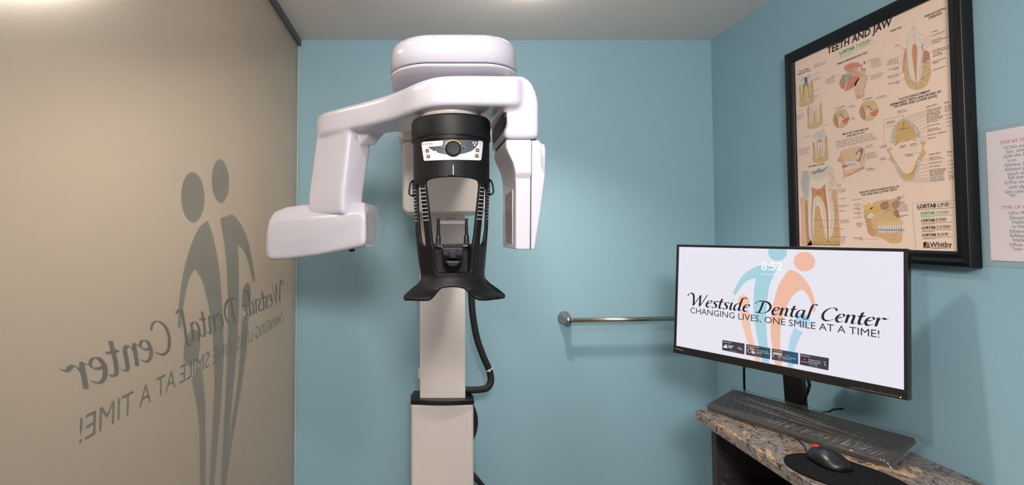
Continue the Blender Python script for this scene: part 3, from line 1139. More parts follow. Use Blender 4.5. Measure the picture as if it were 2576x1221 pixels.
zz2 = lambda x: 640 + x / 3.0526
zy2 = lambda y: 380 + y / 3.0526
leg_marks('graduation_marks', [(zz2(1273),), (zz2(1296),)], [(zz2(1311),), (zz2(1338),)], 9, zy2(291), zy2(533), zy2(288), zy2(530))
leg_marks('graduation_marks', [(zz2(1733),), (zz2(1708),)], [(zz2(1763),), (zz2(1748),)], 9, zy2(281), zy2(522), zy2(285), zy2(524))
leg_marks('graduation_marks', [(zz2(1222),), (zz2(1231),)], [(zz2(1239),), (zz2(1250),)], 10, zy2(303), zy2(537), zy2(300), zy2(537))
leg_marks('graduation_marks', [(zz2(1791),), (zz2(1786),)], [(zz2(1802),), (zz2(1797),)], 10, zy2(291), zy2(525), zy2(294), zy2(526))
# belt clips at the sides
for pts in ([(178, 942), (160, 938), (147, 960), (131, 1058), (142, 1085), (166, 1097), (182, 1088)], [(1042, 928), (1062, 928), (1076, 955), (1091, 1040), (1082, 1070), (1060, 1082), (1042, 1075)]):
    bm = bmesh.new()
    tube(bm, catmull([onY(1000 + x / 4.521, 250 + y / 4.521, 1.205 + (0.012 if i in (0, 6) else 0)) for i, (x, y) in enumerate(pts)], 5, True), 0.0021, 8, True)
    obj('strap_loop', bm, M['black2'], unit, smooth=True)

# control panel
def q3(x, y): return (1000 + x / 4.521, 250 + y / 4.521)


def pan_pos(u, v, layer):
    return shell_pt(*q3(u, -v), 0.0018 + layer * 0.00012)


def sub(cv, outline, col, layer, step=14.0):
    V, Fc = sheet2d(outline, (), step)
    cv.add([(v.x, -v.y) for v in V], Fc, col, layer)


cv = Canvas(pan_pos)
arcb = [(940 - k * 63, 695 - 9 * math.sin(PI * k / 10) + 0.5 * k) for k in range(11)]
sub(cv, [(272, 505), (280, 490), (300, 484), (515, 468), (700, 462), (950, 473), (968, 480), (973, 500), (966, 570), (953, 685)] + arcb + [(298, 690), (285, 600)], (222, 222, 230), 0)
sub(cv, [(345, 541), (440, 535), (500, 527), (514, 515), (516, 466), (640, 461), (780, 462), (922, 470), (915, 510), (890, 550), (840, 590), (760, 616), (680, 630), (620, 633), (540, 628), (470, 612), (410, 588), (370, 562)], (78, 80, 90), 1)
cv.text('Carestream', (304, -516), (402, -509), (40, 40, 50), 3, bold=0.008)
cv.disc((290, -512), 9, 9, (70, 70, 84), 3, 6)
cv.disc((290, -512), 5, 5, (222, 222, 230), 4, 6)
cv.line([(409, -487), (410, -516)], 2.2, (50, 50, 60), 3)
cv.text('CS 8100 3D', (418, -505), (503, -501), (130, 130, 140), 3)
cv.text('DENTAL', (360, -522), (400, -519), (150, 150, 160), 3)
arc = [(632 + 100 * math.cos(a), -(563 - 98 * math.sin(a))) for a in [math.radians(x) for x in range(35, 150, 5)]]
cv.line(arc, 9, (226, 150, 44), 3)
for (tx, ty, s) in ((540, 518, 1), (719, 516, -1)):
    cv.poly([(tx, -ty), (tx + 26 * s, -(ty - 4)), (tx + 6 * s, -(ty - 28))], (226, 150, 44), 3)
for cx_ in (514, 748):
    cv.disc((cx_, -552), 11, 14, (38, 38, 46), 3, 16)
    cv.line([(cx_ - 18, -552), (cx_ - 10, -536), (cx_ + 10, -536), (cx_ + 18, -552)], 3, (190, 190, 196), 3)
cv.line([(803, -483), (840, -483), (840, -523), (803, -523), (803, -483)], 3, (40, 40, 46), 3)
cv.line([(811, -490), (811, -516), (821, -502), (831, -516), (831, -490)], 3, (40, 40, 46), 3)
for a0 in (60, 180, 300):                              # radiation trefoil
    cen = (878, -503)
    fan = [cen] + [(cen[0] + 26 * math.cos(math.radians(a0 + 90 + t)), cen[1] + 26 * math.sin(math.radians(a0 + 90 + t))) for t in range(-28, 29, 8)]
    cv.poly(fan, (214, 220, 206), 3)
cv.disc((878, -503), 5, 5, (78, 80, 90), 4)
cv.line([(938, -487), (918, -529), (959, -529), (938, -487)], 3, (150, 150, 158), 3)
cv.line([(938, -500), (938, -517)], 3, (150, 150, 158), 3)
panel = cv.build('control_panel', M['panel'], unit)
for (bx, by, up) in ((338, 585, 1), (350, 650, -1), (909, 579, 1), (902, 643, -1)):
    cv = Canvas(lambda u, v, l: shell_pt(*q3(u, -v), 0.0026 + l * 0.00008))
    sub(cv, [(bx - 19, by - 19), (bx + 19, by - 19), (bx + 19, by + 19), (bx - 19, by + 19)], (62, 58, 58), 0, 14)
    cv.poly([(bx - 13, -(by + 11 * up)), (bx + 13, -(by + 11 * up)), (bx + 2, -(by - 14 * up)), (bx - 2, -(by - 14 * up))], (238, 148, 40), 2)
    cv.build('arrow_button', M['panel'], panel)
bm = bmesh.new()
lathe(bm, shell_pt(*q3(432, 606), 0.002), (0, -1, 0), [(0.0036, -0.001), (0.0036, 0.001), (0.0024, 0.0018)], 16)
obj('indicator_lamp', bm, M['led'], panel, smooth=True)
bm = bmesh.new()
kc = shell_pt(*q3(632, 563), 0.001)
kr = 88 / 4.521 / F * kc.y
lathe(bm, kc, (0, -1, 0), [(kr * 1.04, -0.003), (kr * 1.04, 0.003), (kr * 0.97, 0.004), (kr * 0.93, 0.010), (kr * 0.86, 0.0115), (kr * 0.75, 0.0105), (0.0, 0.0105)], 48)
obj('dial', bm, M['black'], panel, bevel=0.0006, angle=40)
bm = bmesh.new()
vs = [bm.verts.new(shell_pt(*q3(x, y), 0.0012)) for x, y in ((630, 748), (638, 748), (638, 857), (630, 857))]
bm.faces.new(vs)
obj('centre_mark', bm, M['mark'], sh)

# braided hoses
def hose(name, pts, Y, r, m):
    bm = bmesh.new()
    tube(bm, catmull([onY(px, py, y) for (px, py), y in zip(pts, Y)], 8), r, 14)
    return obj(name, bm, m, unit, smooth=True)


h1 = hose('hose', [(1176, 640), (1183, 700), (1186, 745), (1189, 790), (1199, 848), (1214, 893), (1228, 925), (1234, 945), (1234, 963), (1224, 977), (1205, 981), (1185, 982), (1160, 981)],
          [2.09, 2.09, 2.09, 2.09, 2.09, 2.09, 2.09, 2.09, 2.085, 2.075, 2.065, 2.055, 2.05], 0.0130, M['braid'])
bm = bmesh.new()
a, b = onY(1229.5, 929, 2.09), onY(1233, 936, 2.09)
lathe(bm, a, b - a, [(0.0134, 0), (0.0154, 0.0005), (0.0154, 0.0035), (0.0134, 0.004)], 18)
box(bm, a.x - 0.004, a.x + 0.004, a.y - 0.019, a.y - 0.012, a.z - 0.006, a.z + 0.001)
obj('cable_tie', bm, M['tie'], h1)
hose('hose', [(1172, 1000), (1186, 1022), (1195, 1050), (1194, 1080), (1182, 1110), (1165, 1130)], [2.11] * 6, 0.0105, M['braid'])
hose('hose', [(1160, 1170), (1186, 1192), (1206, 1214), (1224, 1240), (1240, 1290), (1245, 1350)], [2.11, 2.11, 2.11, 2.12, 2.13, 2.14], 0.0105, M['braid'])

# ------------------------------------------------------------------ towel bar on the back wall
yb_ = 2.183
pb = onY(1432, 806, yb_)
bar = thing('towel_bar', (0.88, YB, pb.z - 0.03), 'brushed nickel towel bar on the blue wall behind the monitor', 'towel bar')
bz0, bz1 = onY(1432, 806.5, yb_).z, onY(1700, 802, yb_).z
xb0 = onY(1432, 806, yb_).x
xb1 = 1.195
slope = (bz1 - bz0) / (onY(1700, 802, yb_).x - xb0)
bm = bmesh.new()
tube(bm, [(xb0, yb_, bz0), (xb1, yb_, bz0 + slope * (xb1 - xb0))], 0.0092, 20)
obj('rail', bm, M['steel'], bar, smooth=True)
for xx in (xb0 - 0.003, xb1 + 0.003):
    zz = bz0 + slope * (xx - xb0)
    bm = bmesh.new()
    lathe(bm, (xx - 0.0, YB, zz), (0, -1, 0), [(0.027, 0), (0.028, 0.004), (0.024, 0.018), (0.014, 0.044), (0.0115, 0.052), (0.0115, 0.056), (0.014, 0.060), (0.014, 0.074), (0.010, 0.079), (0.0, 0.080)], 40)
    obj('mount', bm, M['steel'], bar, smooth=True)

# ------------------------------------------------------------------ granite counter and dark shelf unit
ZC = onX(2318, 1147.6, XR).z
xf = 0.866
ct = obj('countertop', boxb(xf, XR - 0.001, 0.35, 1.696, ZC - 0.032, ZC), M['granite'], bevel=0.003)
tag(ct, 'brown and grey granite countertop on the dark shelf unit', 'countertop')
shelf = thing('shelf_unit', (1.07, 1.03, 0), 'dark open shelf unit under the granite countertop', 'shelf unit')
sf = 0.914
zsu = ZC - 0.033
obj('side_panel', boxb(sf, XR - 0.004, 1.664, 1.692, 0, zsu), M['wood'], shelf, bevel=0.001)
obj('side_panel', boxb(sf, XR - 0.004, 0.37, 0.398, 0, zsu), M['wood'], shelf, bevel=0.001)
obj('back_panel', boxb(XR - 0.012, XR - 0.004, 0.398, 1.664, 0, zsu), M['woodin'], shelf)
zsh = onY(1800, 1206, 1.66).z
obj('shelf', boxb(sf + 0.006, XR - 0.012, 0.398, 1.664, zsh - 0.022, zsh), M['wood'], shelf, bevel=0.001)
obj('shelf', boxb(sf + 0.006, XR - 0.012, 0.398, 1.664, zsh - 0.40, zsh - 0.378), M['wood'], shelf, bevel=0.001)
obj('plinth', boxb(sf + 0.02, sf + 0.035, 0.398, 1.664, 0, 0.06), M['wood'], shelf)
for py in (1145, 1171.5, 1198):
    bm = bmesh.new()
    lathe(bm, onY(1830.5, py, 1.6642), (0, -1, 0), [(0.0022, -0.002), (0.0026, 0.001), (0.0015, 0.0022)], 12)
    obj('shelf_pin', bm, M['pin'], shelf)

# ------------------------------------------------------------------ monitor
mon = thing('monitor', (MO.x + 0.857 * 0.16, MO.y + 0.514 * 0.16, ZC), 'wide black desktop monitor showing the practice logo', 'monitor')


def mp(u, v, d=0.0): return MO + EX * u + UPV * v + MN * d


def mbox(bm, u0, u1, v0, v1, d0, d1):
    vs = [bm.verts.new(mp(u, v, d)) for d in (d0, d1) for v in (v0, v1) for u in (u0, u1)]
    for f in ((0, 2, 3, 1), (4, 5, 7, 6), (0, 1, 5, 4), (2, 6, 7, 3), (0, 4, 6, 2), (1, 3, 7, 5)):
        bm.faces.new([vs[i] for i in f])


bw_, bc_ = 0.0075, 0.0225
hw, hh = SW / 2, SH / 2
bm = bmesh.new()
mbox(bm, -hw - bw_, hw + bw_, -hh - bc_, hh + bw_, -0.022, -0.002)
hs = obj('housing', bm, M['bezel'], mon, bevel=0.0025)
bm = bmesh.new()
mbox(bm, -hw * 0.62, hw * 0.62, -hh * 0.75, hh * 0.72, -0.046, -0.021)
obj('rear_bulge', bm, M['bezel'], mon, bevel=0.008)
bm = bmesh.new()
for a in ((-hw - bw_, hw + bw_, hh, hh + bw_), (-hw - bw_, -hw, -hh, hh), (hw, hw + bw_, -hh, hh)):
    mbox(bm, *a, -0.004, 0.0015)
mbox(bm, -hw - bw_, hw + bw_, -hh - bc_, -hh, -0.004, 0.003)
bz = obj('bezel', bm, M['bezel'], mon, bevel=0.0006)
cv = Canvas(lambda u, v, l: mp(u, v, 0.0032 + l * 5e-5))
cv.text('ThinkVision', zsx := scr(1700, 878.5), scr(1721, 884), (150, 145, 145), 1, bold=0.01)
cv.text('Lenovo', scr(2136, 972), scr(2136.1, 972.1), (24, 23, 24), 1) if False else None
for px, py in ((2172, 976), (2195, 980), (2218, 984), (2245, 989)):
    c = scr(px, py)
    cv.disc(c, 0.0016, 0.0016, (92, 88, 86), 1, 10)
    cv.disc(c, 0.0010, 0.0010, (24, 23, 24), 2, 10)
cv.line([scr(2140, 974), scr(2262, 998)], 0.0012, (120, 100, 84), 1)
cv.build('bezel_marking', M['panel'], bz)
bm = bmesh.new()
lathe(bm, mp(*scr(2267, 1000), 0.002), MN, [(0.0013, 0), (0.0013, 0.002), (0.0006, 0.0024)], 12)
obj('power_lamp', bm, M['led'], bz)

cv = Canvas(lambda u, v, l: mp(u, v, -0.0012 + l * 6e-5))
cv.poly([(-hw, -hh), (hw, -hh), (hw, hh), (-hw, hh)], (236, 234, 246), 0)
CB, CO, CB2 = (168, 213, 226), (243, 190, 166), (178, 215, 238)


def clipd(poly, col, layer):
    cv.poly(clip_rect(poly, -hw + 1e-4, hw - 1e-4, -hh + 1e-4, hh - 1e-4), col, layer)


for body, head, col, ly in ((ORANGE_KID, 'okid', (246, 200, 176), 1), (BLUE_BODY, 'blue', CB, 2), (BLUE_KID, 'bkid', CB2, 3), (ORANGE_BODY, 'orange', CO, 4)):
    clipd(body, col, ly)
    hc, rx, ry = HEADS[head]
    clipd(circ(hc, rx, ry), col, ly)
put_chancery(cv, 'Westside Dental Center', NAME0, NAME1, 0.0212, (28, 28, 36), 8)
cv.text('CHANGING LIVES, ONE SMILE AT A TIME!', TAG0, TAG1, (40, 40, 48), 8)
cv.text('8:52', zs(683, 232), zs(838, 236), (255, 255, 255), 9, bold=0.012, res=6)
cv.text('Saturday, February 28', zs(677, 265), zs(855, 273), (255, 255, 255), 9)
DK = (58, 54, 66)
WT = (240, 240, 244)


def card(pts, cols):
    P = S(zc8, pts)
    n = len(cols)
    for k, c in enumerate(cols):
        a, b = k / n, (k + 1) / n
        l = lambda i, j, t: (P[i][0] + (P[j][0] - P[i][0]) * t, P[i][1] + (P[j][1] - P[i][1]) * t)
        cv.poly([l(0, 1, a), l(0, 1, b), l(3, 2, b), l(3, 2, a)], c, 9)


def ct_(s, a, b, col=WT, bold=0.012): cv.text(s, zc8(*a), zc8(*b), col, 11, bold=bold)


card([(145, 135), (625, 215), (620, 450), (140, 355)], [DK])
ct_('Hamilton Square', (160, 182), (335, 206))
cv.disc(zc8(232, 250), 0.0026, 0.0026, (240, 176, 60), 10)
for x, y, r in ((185, 280, .0022), (212, 265, .0030), (240, 285, .0020)):
    cv.disc(zc8(x, y), r, r, (232, 236, 246), 11)
cv.poly(S(zc8, [(165, 285), (255, 295), (250, 315), (165, 302)]), (232, 236, 246), 11)
ct_('30°', (272, 305), (385, 325), bold=0.02)
cv.poly(S(zc8, [(465, 318), (478, 296), (488, 322)]), (190, 200, 250), 11)
ct_('Fog', (498, 312), (546, 320))
ct_('Advis...', (498, 340), (595, 358))
ct_('See full forecast', (305, 372), (448, 394), (120, 190, 230))
card([(660, 225), (1183, 315), (1175, 555), (655, 455)], [(74, 54, 62), (88, 58, 54), (60, 58, 66), (40, 70, 86), (26, 84, 104)])
ct_('Legends of Rugby quiz', (676, 275), (935, 312))
cv.poly(S(zc8, [(682, 290), (862, 325), (855, 440), (680, 405)]), (96, 72, 72), 10)
for x, y, r, c in ((730, 370, .0062, (170, 160, 170)), (735, 372, .0040, (60, 48, 66)), (800, 330, .0028, (200, 150, 110)), (810, 405, .0040, (214, 206, 214)), (760, 312, .0020, (230, 200, 150)), (836, 420, .0022, (228, 220, 226))):
    cv.disc(zc8(x, y), r, r, c, 11 + (c[0] < 100))
cv.line(S(zc8, [(770, 370), (850, 345)]), 0.0026, (206, 150, 140), 12)
ct_('Who was the first non-', (875, 362), (1130, 402))
ct_('white player to represent', (875, 400), (1160, 440))
ct_('South Afr...', (875, 430), (1000, 452))
ct_('Take the quiz', (848, 475), (975, 500), (120, 190, 230))
card([(1215, 320), (1785, 415), (1780, 668), (1215, 560)], [(86, 58, 56), (98, 62, 52), (74, 60, 62), (40, 72, 92), (24, 80, 112), (30, 82, 120)])
ct_('Daily Wonder', (1280, 372), (1450, 402))
cv.disc(zc8(1254, 357), 0.0015, 0.0015, (180, 180, 184), 10)
cv.poly(S(zc8, [(1236, 395), (1436, 425), (1432, 540), (1236, 505)]), (206, 188, 178), 10)
cv.poly(S(zc8, [(1236, 440), (1436, 470), (1432, 540), (1236, 505)]), (128, 130, 150), 11)
cv.poly(S(zc8, [(1262, 505), (1290, 455), (1325, 470), (1350, 522)]), (30, 34, 44), 12)
ct_('Drone TV', (1502, 470), (1605, 488), (200, 200, 206))
ct_('Europe: The Alps from', (1452, 505), (1735, 556))
ct_('Above, Part 2', (1452, 545), (1625, 572))
ct_('Watch more videos like this', (1350, 572), (1636, 622), (120, 190, 230))
card([(1825, 425), (2447, 530), (2437, 795), (1820, 670)], [DK])
ct_('Event near you', (1842, 478), (2042, 510))
cv.poly(S(zc8, [(1850, 508), (1985, 530), (1982, 645), (1848, 620)]), (26, 20, 40), 10)
cv.poly(S(zc8, [(1885, 530), (1950, 540), (1948, 572), (1884, 560)]), (96, 84, 214), 11)
cv.poly(S(zc8, [(1850, 590), (1982, 610), (1982, 632), (1850, 606)]), (226, 130, 70), 11)
ct_('Georgetown Hoyas...', (2005, 568), (2275, 616))
ct_('Madison Square Garden', (2005, 606), (2275, 655))
ct_('Tuesday, 7:00PM', (2005, 645), (2195, 680))
ct_('See more events', (2026, 692), (2218, 728), (120, 190, 230))
ct_('Mar', (2336, 622), (2385, 632))
ct_('3', (2350, 690), (2376, 694), bold=0.02)
cv.build('screen', M['screen'], mon, 'lit white screen with blue and orange figures')

# stand
BK = Vector((0.857, 0.514, 0)).normalized()
nk = MO + BK * 0.165 - EX * 0.025
bm = bmesh.new()
w = 0.025
for zz0, zz1, off0, off1 in ((ZC + 0.006, R(-0.26), 0.0, -0.03),):
    a = [nk + BK * off0 + EX * s * w + BK * t for s, t in ((-1, 0), (1, 0), (1, 0.03), (-1, 0.03))]
    b = [nk + BK * off1 + EX * s * w + BK * t for s, t in ((-1, 0), (1, 0), (1, 0.03), (-1, 0.03))]
    loft(bm, [[Vector((p.x, p.y, zz0)) for p in a], [Vector((p.x, p.y, zz1)) for p in b]])
obj('stand_neck', bm, M['bezel'], mon, bevel=0.003)
bm = bmesh.new()
ha, hb_ = nk + BK * -0.02, MO - MN * 0.04
a4 = [mp(s * 0.045, t * 0.045 - 0.05, -0.040) for s, t in ((-1, -1), (1, -1), (1, 1), (-1, 1))]
b4 = [Vector((nk.x, nk.y, 0)) + BK * -0.01 + EX * s * 0.03 + Vector((0, 0, R(-0.29) + t * 0.03)) for s, t in ((-1, -1), (1, -1), (1, 1), (-1, 1))]
loft(bm, [a4, b4])
obj('stand_mount', bm, M['bezel'], mon)
bm = bmesh.new()
ring = rrect(-0.10, 0.10, -0.004, 0.052, 0.02)
loft(bm, [[Vector((nk.x, nk.y, z)) + EX * x + BK * y for x, y in ring] for z in (ZC + 0.0005, ZC + 0.007)])
obj('stand_base', bm, M['bezel'], mon, bevel=0.001)


def cable(name, path, r, parent, m='black2', n=8):
    bm = bmesh.new()
    tube(bm, catmull(path, n), r, 10)
    return obj(name, bm, M[m], parent, smooth=True)


cable('power_cable', [mp(-0.12, -0.06, -0.048), onY(1871, 905, 1.76), onY(1871.5, 940, 1.78), onY(1873, 985, 1.79), onY(1876, 1010, 1.80), Vector((1.13, 1.78, ZC + 0.0036))], 0.0036, mon)
cable('usb_cable', [Vector((1.125, 1.60, ZC + 0.009)), Vector((1.14, 1.565, ZC + 0.004)), onX(2070, 1040, 1.17), onX(2086, 1036, 1.19), onX(2096, 1031, 1.21), onX(2112, 1029, 1.225), onX(2120, 1030, 1.238)], 0.0028, mon)
cable('display_cable', [mp(0.02, -0.10, -0.05), onY(2032, 955, 1.50), onY(2033, 980, 1.50), onY(2026, 1000, 1.53), onY(2014, 1016, 1.56) + Vector((0.012, 0, 0))], 0.0042, mon)

# ------------------------------------------------------------------ keyboard under clear film
E1 = Vector((0.436, -0.900, 0)).normalized()
E2 = Vector((0.900, 0.436, 0)).normalized()
KO = Vector((0.897, 1.692, ZC))
KL, KD = 0.468, 0.146
TK = math.radians(13.5)
KUP = (Vector((0, 0, 1)) * math.cos(TK) - E2 * math.sin(TK))
KE2 = E2 * math.cos(TK) + Vector((0, 0, 1)) * math.sin(TK)


def kp(u, v, h=0.0): return KO + E1 * u + KE2 * v + KUP * h + Vector((0, 0, 0.0035))


def kbox(bm, u0, u1, v0, v1, h0, h1, inset=0.0):
    lo = [bm.verts.new(kp(u, v, h0)) for u, v in ((u0, v0), (u1, v0), (u1, v1), (u0, v1))]
    hi = [bm.verts.new(kp(u, v, h1)) for u, v in ((u0 + inset, v0 + inset), (u1 - inset, v0 + inset), (u1 - inset, v1 - inset), (u0 + inset, v1 - inset))]
    bm.faces.new(lo[::-1])
    bm.faces.new(hi)
    for i in range(4):
        bm.faces.new((lo[i], lo[(i + 1) % 4], hi[(i + 1) % 4], hi[i]))


kb = thing('keyboard', tuple(KO + E1 * KL / 2 + E2 * KD / 2), 'black computer keyboard wrapped in wrinkled clear film below the monitor', 'keyboard')
bm = bmesh.new()
ring = rrect(0, KL, 0, KD, 0.012, 5)
loft(bm, [[kp(u, v, h) for u, v in ring] for h in (0.0, 0.010)])
obj('keyboard_body', bm, M['kb'], kb, bevel=0.002)
fb = bmesh.new()
for s in (0.04, KL - 0.04):
    a, b = kp(s - 0.012, KD - 0.02, 0), kp(s + 0.012, KD - 0.012, 0)
    c4 = [kp(s - 0.012, KD - 0.022, 0.001), kp(s + 0.012, KD - 0.022, 0.001), kp(s + 0.012, KD - 0.012, 0.001), kp(s - 0.012, KD - 0.012, 0.001)]
    fb = bmesh.new()
    loft(fb, [c4, [Vector((p.x, p.y, ZC + 0.0005)) for p in c4]])
    obj('riser_foot', fb, M['kb'], kb)
rows = [(0.114, 0.013, [1] * 14 + [0.6] + [1] * 3, 0.0), (0.092, 0.0155, [1] * 13 + [1.9], 0.0), (0.075, 0.0155, [1.5] + [1] * 12 + [1.4], 0), (0.058, 0.0155, [1.75] + [1] * 11 + [2.15], 0), (0.041, 0.0155, [2.3] + [1] * 10 + [2.6], 0), (0.024, 0.0155, [1.3, 1.1, 1.3, 5.9, 1.3, 1.1, 1.2, 1.7], 0)]
nk_ = 0
for v0, h, ws, _ in rows:
    tot = sum(ws)
    u = 0.014
    full = 0.282
    for wk in ws:
        wu = full * wk / tot
        if nk_ < 84:
            bm = bmesh.new()
            kbox(bm, u + 0.0008, u + wu - 0.0008, v0 - h / 2, v0 + h / 2, 0.010, 0.0128, 0.001)
            kk = obj('key', bm, M['key'], kb)
            bm = bmesh.new()
            cu = u + wu * 0.38
            vv = [bm.verts.new(kp(cu + a, v0 + 0.001 + b, 0.01292)) for a, b in ((-0.0014, -0.002), (0.0014, -0.002), (0.0018, 0.0022), (-0.0010, 0.0022))]
            bm.faces.new(vv)
            obj('key_legend', bm, M['legend'], kk)
            nk_ += 1
        u += wu
for rr in range(5):
    for cc_ in range(4):
        if (rr, cc_) in ((1, 3), (3, 3), (0, 1), (4, 1)):
            continue
        u, v0 = 0.362 + cc_ * 0.0185, 0.024 + rr * 0.017
        bm = bmesh.new()
        kbox(bm, u, u + 0.0165, v0 - 0.0075, v0 + 0.0075, 0.010, 0.0128, 0.001)
        kk = obj('key', bm, M['key'], kb)
        bm = bmesh.new()
        vv = [bm.verts.new(kp(u + 0.006 + a, v0 + 0.001 + b, 0.01292)) for a, b in ((-0.0014, -0.002), (0.0014, -0.002), (0.0018, 0.0022), (-0.0010, 0.0022))]
        bm.faces.new(vv)
        obj('key_legend', bm, M['legend'], kk)
# film : a loose wrinkled skin over the keys
bm = bmesh.new()
uvl = bm.loops.layers.uv.new('UVMap')
nu, nv = 170, 100
rnd = random.Random(3)
lng = [(rnd.uniform(350, 900), rnd.uniform(-14, 14), rnd.uniform(0, 6.28), rnd.uniform(2, 9), rnd.uniform(0, 6.28)) for _ in range(6)]
crs = [(rnd.uniform(180, 420), rnd.uniform(-160, 160), rnd.uniform(0, 6.28)) for _ in range(6)]
grid = []
for i in range(nu + 1):
    row = []
    for j in range(nv + 1):
        u, v = -0.006 + (KL + 0.014) * i / nu, -0.006 + (KD + 0.012) * j / nv
        fu, fv = i / nu, j / nv
        edge = min(1, 6 * min(fu, 1 - fu), 5 * min(fv, 1 - fv))
        mid = math.exp(-((fv - (0.62 - 0.12 * fu)) / 0.16) ** 2) * min(1, 5 * fu) * min(1, 4 * (1 - fu))
        frt = max(0, 1 - fv / 0.42) * (0.25 + 0.75 * fu)
        a_ = sum(math.sin(w * v + s_ * u * 4 + p) * (0.5 + 0.5 * math.sin(q_ * fu * 3 + p2)) for w, s_, p, q_, p2 in lng) / 3
        b_ = sum(math.sin(w * u + s_ * v + p) for w, s_, p in crs) / 3
        h = 0.003 + 0.0128 * min(1, edge * 9) + edge * (0.0030 * mid * a_ + 0.0026 * frt * b_ + 0.0004 * b_) + 0.002 * mid
        row.append((bm.verts.new(kp(u, v, h)), fu, fv))
    grid.append(row)
for i in range(nu):
    for j in range(nv):
        q = [grid[i][j], grid[i + 1][j], grid[i + 1][j + 1], grid[i][j + 1]]
        f = bm.faces.new([t[0] for t in q])
        for lp, t in zip(f.loops, q):
            lp[uvl].uv = (t[1], t[2])
obj('clear_film', bm, M['film'], kb, smooth=True, label='clear crinkled plastic film')

# folds in the film that catch the light
M['fold'] = clear_mat('film_fold', (0.80, 0.74, 0.70), 0.38, 0.16)
M['fold'].node_tree.nodes['Principled BSDF'].inputs['Metallic'].default_value = 0.6
bm = bmesh.new()


def fold(u0, u1, v0, v1, r, h=0.0168):
    n = 14
    j = [rnd.uniform(-0.0012, 0.0012) for _ in range(4)]
    pts = []
    for k in range(n + 1):
        t = k / n
        w = j[0] * math.sin(3 * t) + j[1] * math.sin(7 * t) + j[2] * math.sin(11 * t)
        along = abs(u1 - u0) > abs(v1 - v0)
        pts.append(kp(u0 + (u1 - u0) * t + (0 if along else w), v0 + (v1 - v0) * t + (w if along else 0), h))
    tube(bm, pts, lambda t: r * max(0.15, math.sin(PI * min(1, max(0.02, t)))), 6)


for k in range(20):                                     # long pulls down the middle
    u0 = rnd.uniform(0.03, 0.22)
    ln = rnd.uniform(0.08, 0.22)
    v0 = 0.082 + rnd.uniform(-0.020, 0.022) - 0.05 * (u0 - 0.1)
    fold(u0, u0 + ln, v0, v0 - 0.05 * ln - 0.012 * rnd.random(), rnd.uniform(0.0004, 0.0009), 0.0172)
for k in range(44):                                     # short pulls fanning from the front edge
    u0 = 0.16 + 0.29 * rnd.random() ** 0.8
    ln = rnd.uniform(0.014, 0.045)
    fold(u0, u0 + 0.5 * ln * rnd.uniform(0.2, 1.0), 0.004, 0.004 + ln, rnd.uniform(0.0003, 0.0007), 0.0162)
obj('film_fold', bm, M['fold'], kb, smooth=True, label='shiny creases in the film')

# ------------------------------------------------------------------ mouse pad, mouse
padp = [onZ(px, py, ZC) for px, py in ((1982.5, 1156), (1996, 1169), (2029, 1196), (2072, 1221))]
PC = Vector((0.975, 1.232))
pu, pv = Vector((0.50, -0.866)), Vector((0.866, 0.50))
pr = []
for k in range(64):
    a = 2 * PI * k / 64
    ca, sa = math.cos(a), math.sin(a)
    pr.append(PC + pu * (0.126 * ca) + pv * ((0.088 - 0.012 * ca) * sa))
bm = bmesh.new()
loft(bm, [[(p.x, p.y, ZC + 0.0004) for p in pr], [(p.x, p.y, ZC + 0.004) for p in pr], [(PC.x + (p.x - PC.x) * 0.965, PC.y + (p.y - PC.y) * 0.965, ZC + 0.0055) for p in pr], [(PC.x + (p.x - PC.x) * 0.94, PC.y + (p.y - PC.y) * 0.94, ZC + 0.004) for p in pr]])
tag(obj('mouse_pad', bm, M['pad'], smooth=False), 'black oval mouse pad on the granite countertop', 'mouse pad')

mc = Vector((0.974, 1.290, ZC + 0.0045))
ma = Vector((0.06, -1, 0)).normalized()
mb = Vector((1, 0.06, 0)).normalized()
ms = thing('mouse', tuple(mc), 'black computer mouse with red scroll wheel on the oval pad', 'mouse')


def mring(s):
    """s 0..1 front to heel"""
    x = -0.048 + 0.096 * s
    wd = 0.033 * (1 - abs(2 * s - 1) ** 3.2) ** 0.5 * (0.90 + 0.12 * s) + 0.0005
    hg = 0.006 + 0.028 * math.sin(PI * min(1, 0.12 + 0.83 * s)) ** 0.8
    pts = []
    for k in range(25):
        a = PI * k / 24
        y = wd * math.cos(a)
        z = hg * math.sin(a) ** 0.72
        pts.append(mc + ma * x + mb * y + Vector((0, 0, max(0.0005, z))))
    return pts


bm = bmesh.new()
loft(bm, [mring(0.004 + 0.992 * (0.5 - 0.5 * math.cos(PI * k / 26))) for k in range(27)])
mbody = obj('mouse_body', bm, M['mouse'], ms, smooth=True)
bm = bmesh.new()
lathe(bm, mc + ma * -0.034 + Vector((0, 0, 0.020)) - mb * 0.003, mb, [(0.009, 0), (0.011, 0.001), (0.011, 0.005), (0.009, 0.006)], 24)
obj('scroll_wheel', bm, M['red'], ms, smooth=True, label='red scroll wheel')
bm = bmesh.new()
tube(bm, catmull([mc + ma * -0.050 + Vector((0, 0, 0.006)), mc + ma * -0.066 + Vector((0, 0, 0.001)), onZ(2024, 1124, ZC + 0.002), onZ(2012, 1112, ZC + 0.002), onZ(2000, 1100, ZC + 0.002)], 6), 0.0016, 8)
obj('mouse_cord', bm, M['black2'], ms, smooth=True)

# ------------------------------------------------------------------ framed anatomy poster on the right wall
XPST = XR - 0.016


def po(px, py):
    q = onX(px, py, XPST)
    return (-q.y, q.z)


def po_pos(u, v, layer): return Vector((XPST - 0.0002 - layer * 6e-5, -u, v))


